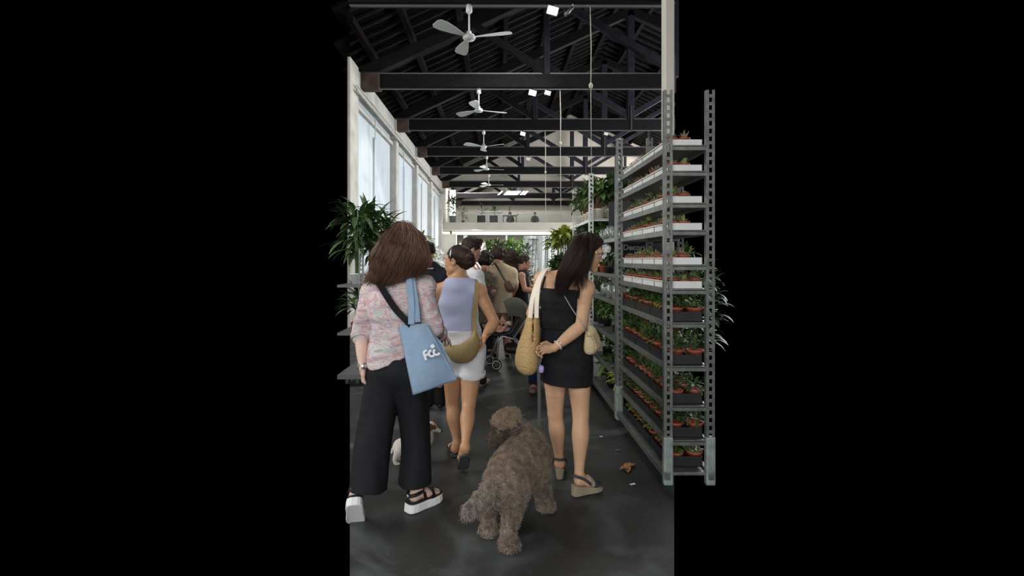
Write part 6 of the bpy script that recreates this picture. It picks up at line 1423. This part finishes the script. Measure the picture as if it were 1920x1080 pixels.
# ---------------------------------------------------------------- stroller with a baby
st = empty('stroller', (.05, 6.95, 0), 'black stroller with an olive hood and white-rimmed wheels, baby inside', 'stroller')
M['olive'] = mat('olive_canvas', (.075, .075, .055), .85, bump=.2); M['rim'] = mat('cream_wheel_rim', (.55, .50, .43), .5); M['alu'] = mat('aluminium_tube', (.42, .44, .46), .35, .7)
def wheel(c, r):
    w = MB().lathe(A(*c)-A(0, .018, 0), [(r*.78, 0), (r, .006), (r, .030), (r*.78, .036)], 22, (0, 1, 0)).build('tyre', M['black'], st, True)
    n = 22; MB().tube([A(*c)+A(math.cos(a)*r*.74, -.014, math.sin(a)*r*.74) for a in np.linspace(0, 2*PI, n)], r*.11, 8).build('rim', M['rim'], w, True)
    b = MB()
    for k in range(5): a = k*1.257; b.beam(A(*c)+A(0, -.014, 0), A(*c)+A(math.cos(a)*r*.7, -.014, math.sin(a)*r*.7), .012, .01, (0, 1, 0))
    b.lathe(A(*c)-A(0, .024, 0), [(.016, 0), (.016, .045)], 10, (0, 1, 0)); b.build('spokes', M['galv_dark'], w)
w1, w2 = A(-.03, 6.80, .075), A(-.13, 7.15, .075); wheel(w1, .072); wheel(w2, .072); w3, w4 = A(.48, 6.75, .10), A(.46, 7.18, .10); wheel(w3, .10); wheel(w4, .10)
fr = MB()
for s_, wf, wb in ((6.83, w1, w3), (7.12, w2, w4)):
    fr.tube([A(wf[0], s_, .09), A(.0, s_, .40), A(.10, s_, .48)], .012, 8); fr.tube([A(wb[0], s_, .10), A(.20, s_, .42), A(.02, s_, .46)], .012, 8); fr.tube([A(.20, s_, .42), A(.42, s_, .75), A(.52, s_, 1.0)], .013, 8)
fr.tube([A(.52, 6.83, 1.0), A(.54, 6.97, 1.02), A(.52, 7.12, 1.0)], .016, 8); fr.build('frame', M['alu'], st, True)
B = Blob(.01); B.chain([(A(-.14, 6.97, .50), (.02, .12)), (A(.06, 6.97, .50), (.04, .16)), (A(.18, 6.97, .52), (.05, .17)), (A(.36, 6.97, .80), (.04, .16))], (0, 0, 1), .02); 
B = Blob(.01); B.seg(A(-.05, 6.97, .47), A(.16, 6.97, .49), (.16, .035), (.17, .045), (0, 1, 0), .03); B.seg(A(.17, 6.97, .50), A(.34, 6.97, .80), (.17, .035), (.15, .03), (0, 1, 0), .03); B.build('seat', M['black'], st)
b = MB(); n1, n2 = 12, 12; vs = []
for i in range(n1+1):
    th = math.radians(20+105*i/n1)
    for j in range(n2+1):
        ph = PI*j/n2; vs.append(A(.20+.24*math.cos(th)*(.55+.45*math.sin(ph)), 6.97-.19*math.cos(ph), .66+.30*math.sin(th)*(.25+.75*math.sin(ph)**.6)))
N_1 = len(vs); vs += [v_*A(1, 1, 1)+A(.008, 0, .010) for v_ in vs]
fs = [(i*(n2+1)+j, (i+1)*(n2+1)+j, (i+1)*(n2+1)+j+1, i*(n2+1)+j+1) for i in range(n1) for j in range(n2)]; fs += [tuple(N_1+q for q in reversed(f)) for f in fs]
b.add(vs, fs).build('hood', M['olive'], st, True)
MB().ribbon([A(.26, 6.85, .56), A(.06, 6.86, .60), A(.04, 6.97, .61), A(.06, 7.08, .60), A(.26, 7.09, .56)], .03, .03, (0, 0, 1)).build('bumper_bar', M['black'], st)
B = Blob(.012); B.seg(A(.14, 6.97, .27), A(.36, 6.97, .27), (.14, .07), (.15, .09), (0, 1, 0), .03); B.build('basket', M['black'], st)
bb = empty('baby', (.10, 6.95, .52), 'baby with bare legs and a pale bib sitting in the stroller', 'person'); bb['category'] = 'baby'
hB = Head(P(947, 603, 6.93), (-.80, -.55, -.15), (0, 0, 1), .80)
B = Blob(.007); hB.skull(B); B.seg(hB(0, -.01, -.06), A(.12, 6.95, .555), (.035, .035), (.07, .06), (0, 1, 0), .02); B.seg(A(.12, 6.95, .58), A(.10, 6.96, .52), (.075, .06), (.08, .065), (0, 1, 0), .02)
for e in (-1, 1):
    B.chain([(A(.08, 6.96+e*.05, .52), .042), (A(-.02, 6.94+e*.06, .545), .036), (A(-.10, 6.93+e*.07, .505), .026)], (0, 1, 0), .02); B.ell(A(-.125, 6.92+e*.07, .515), (.03, .018, .02), None, .015)
    B.chain([(A(.11, 6.95+e*.08, .60), .028), (A(.05, 6.92+e*.10, .53), .023), (A(-.01, 6.91+e*.08, .52), .019)], (0, 1, 0), .02)
B.build('body', S_['rosy'], bb); hB.eyes(bb, M['iris'])
B = Blob(.008); B.ell(hB(0, -.02, .035), (.066, .076, .066), hB.ax(), .01); B.ell(hB(0, .06, -.02), (.06, .06, .08), hB.ax(), .01, True); B.build('hair', H_['brown'], bb)
B = Blob(.007); B.seg(A(.12, 6.94, .60), A(.09, 6.94, .53), (.085, .07), (.09, .075), (0, 1, 0), .02); B.build('bib', M['canvas'], bb)
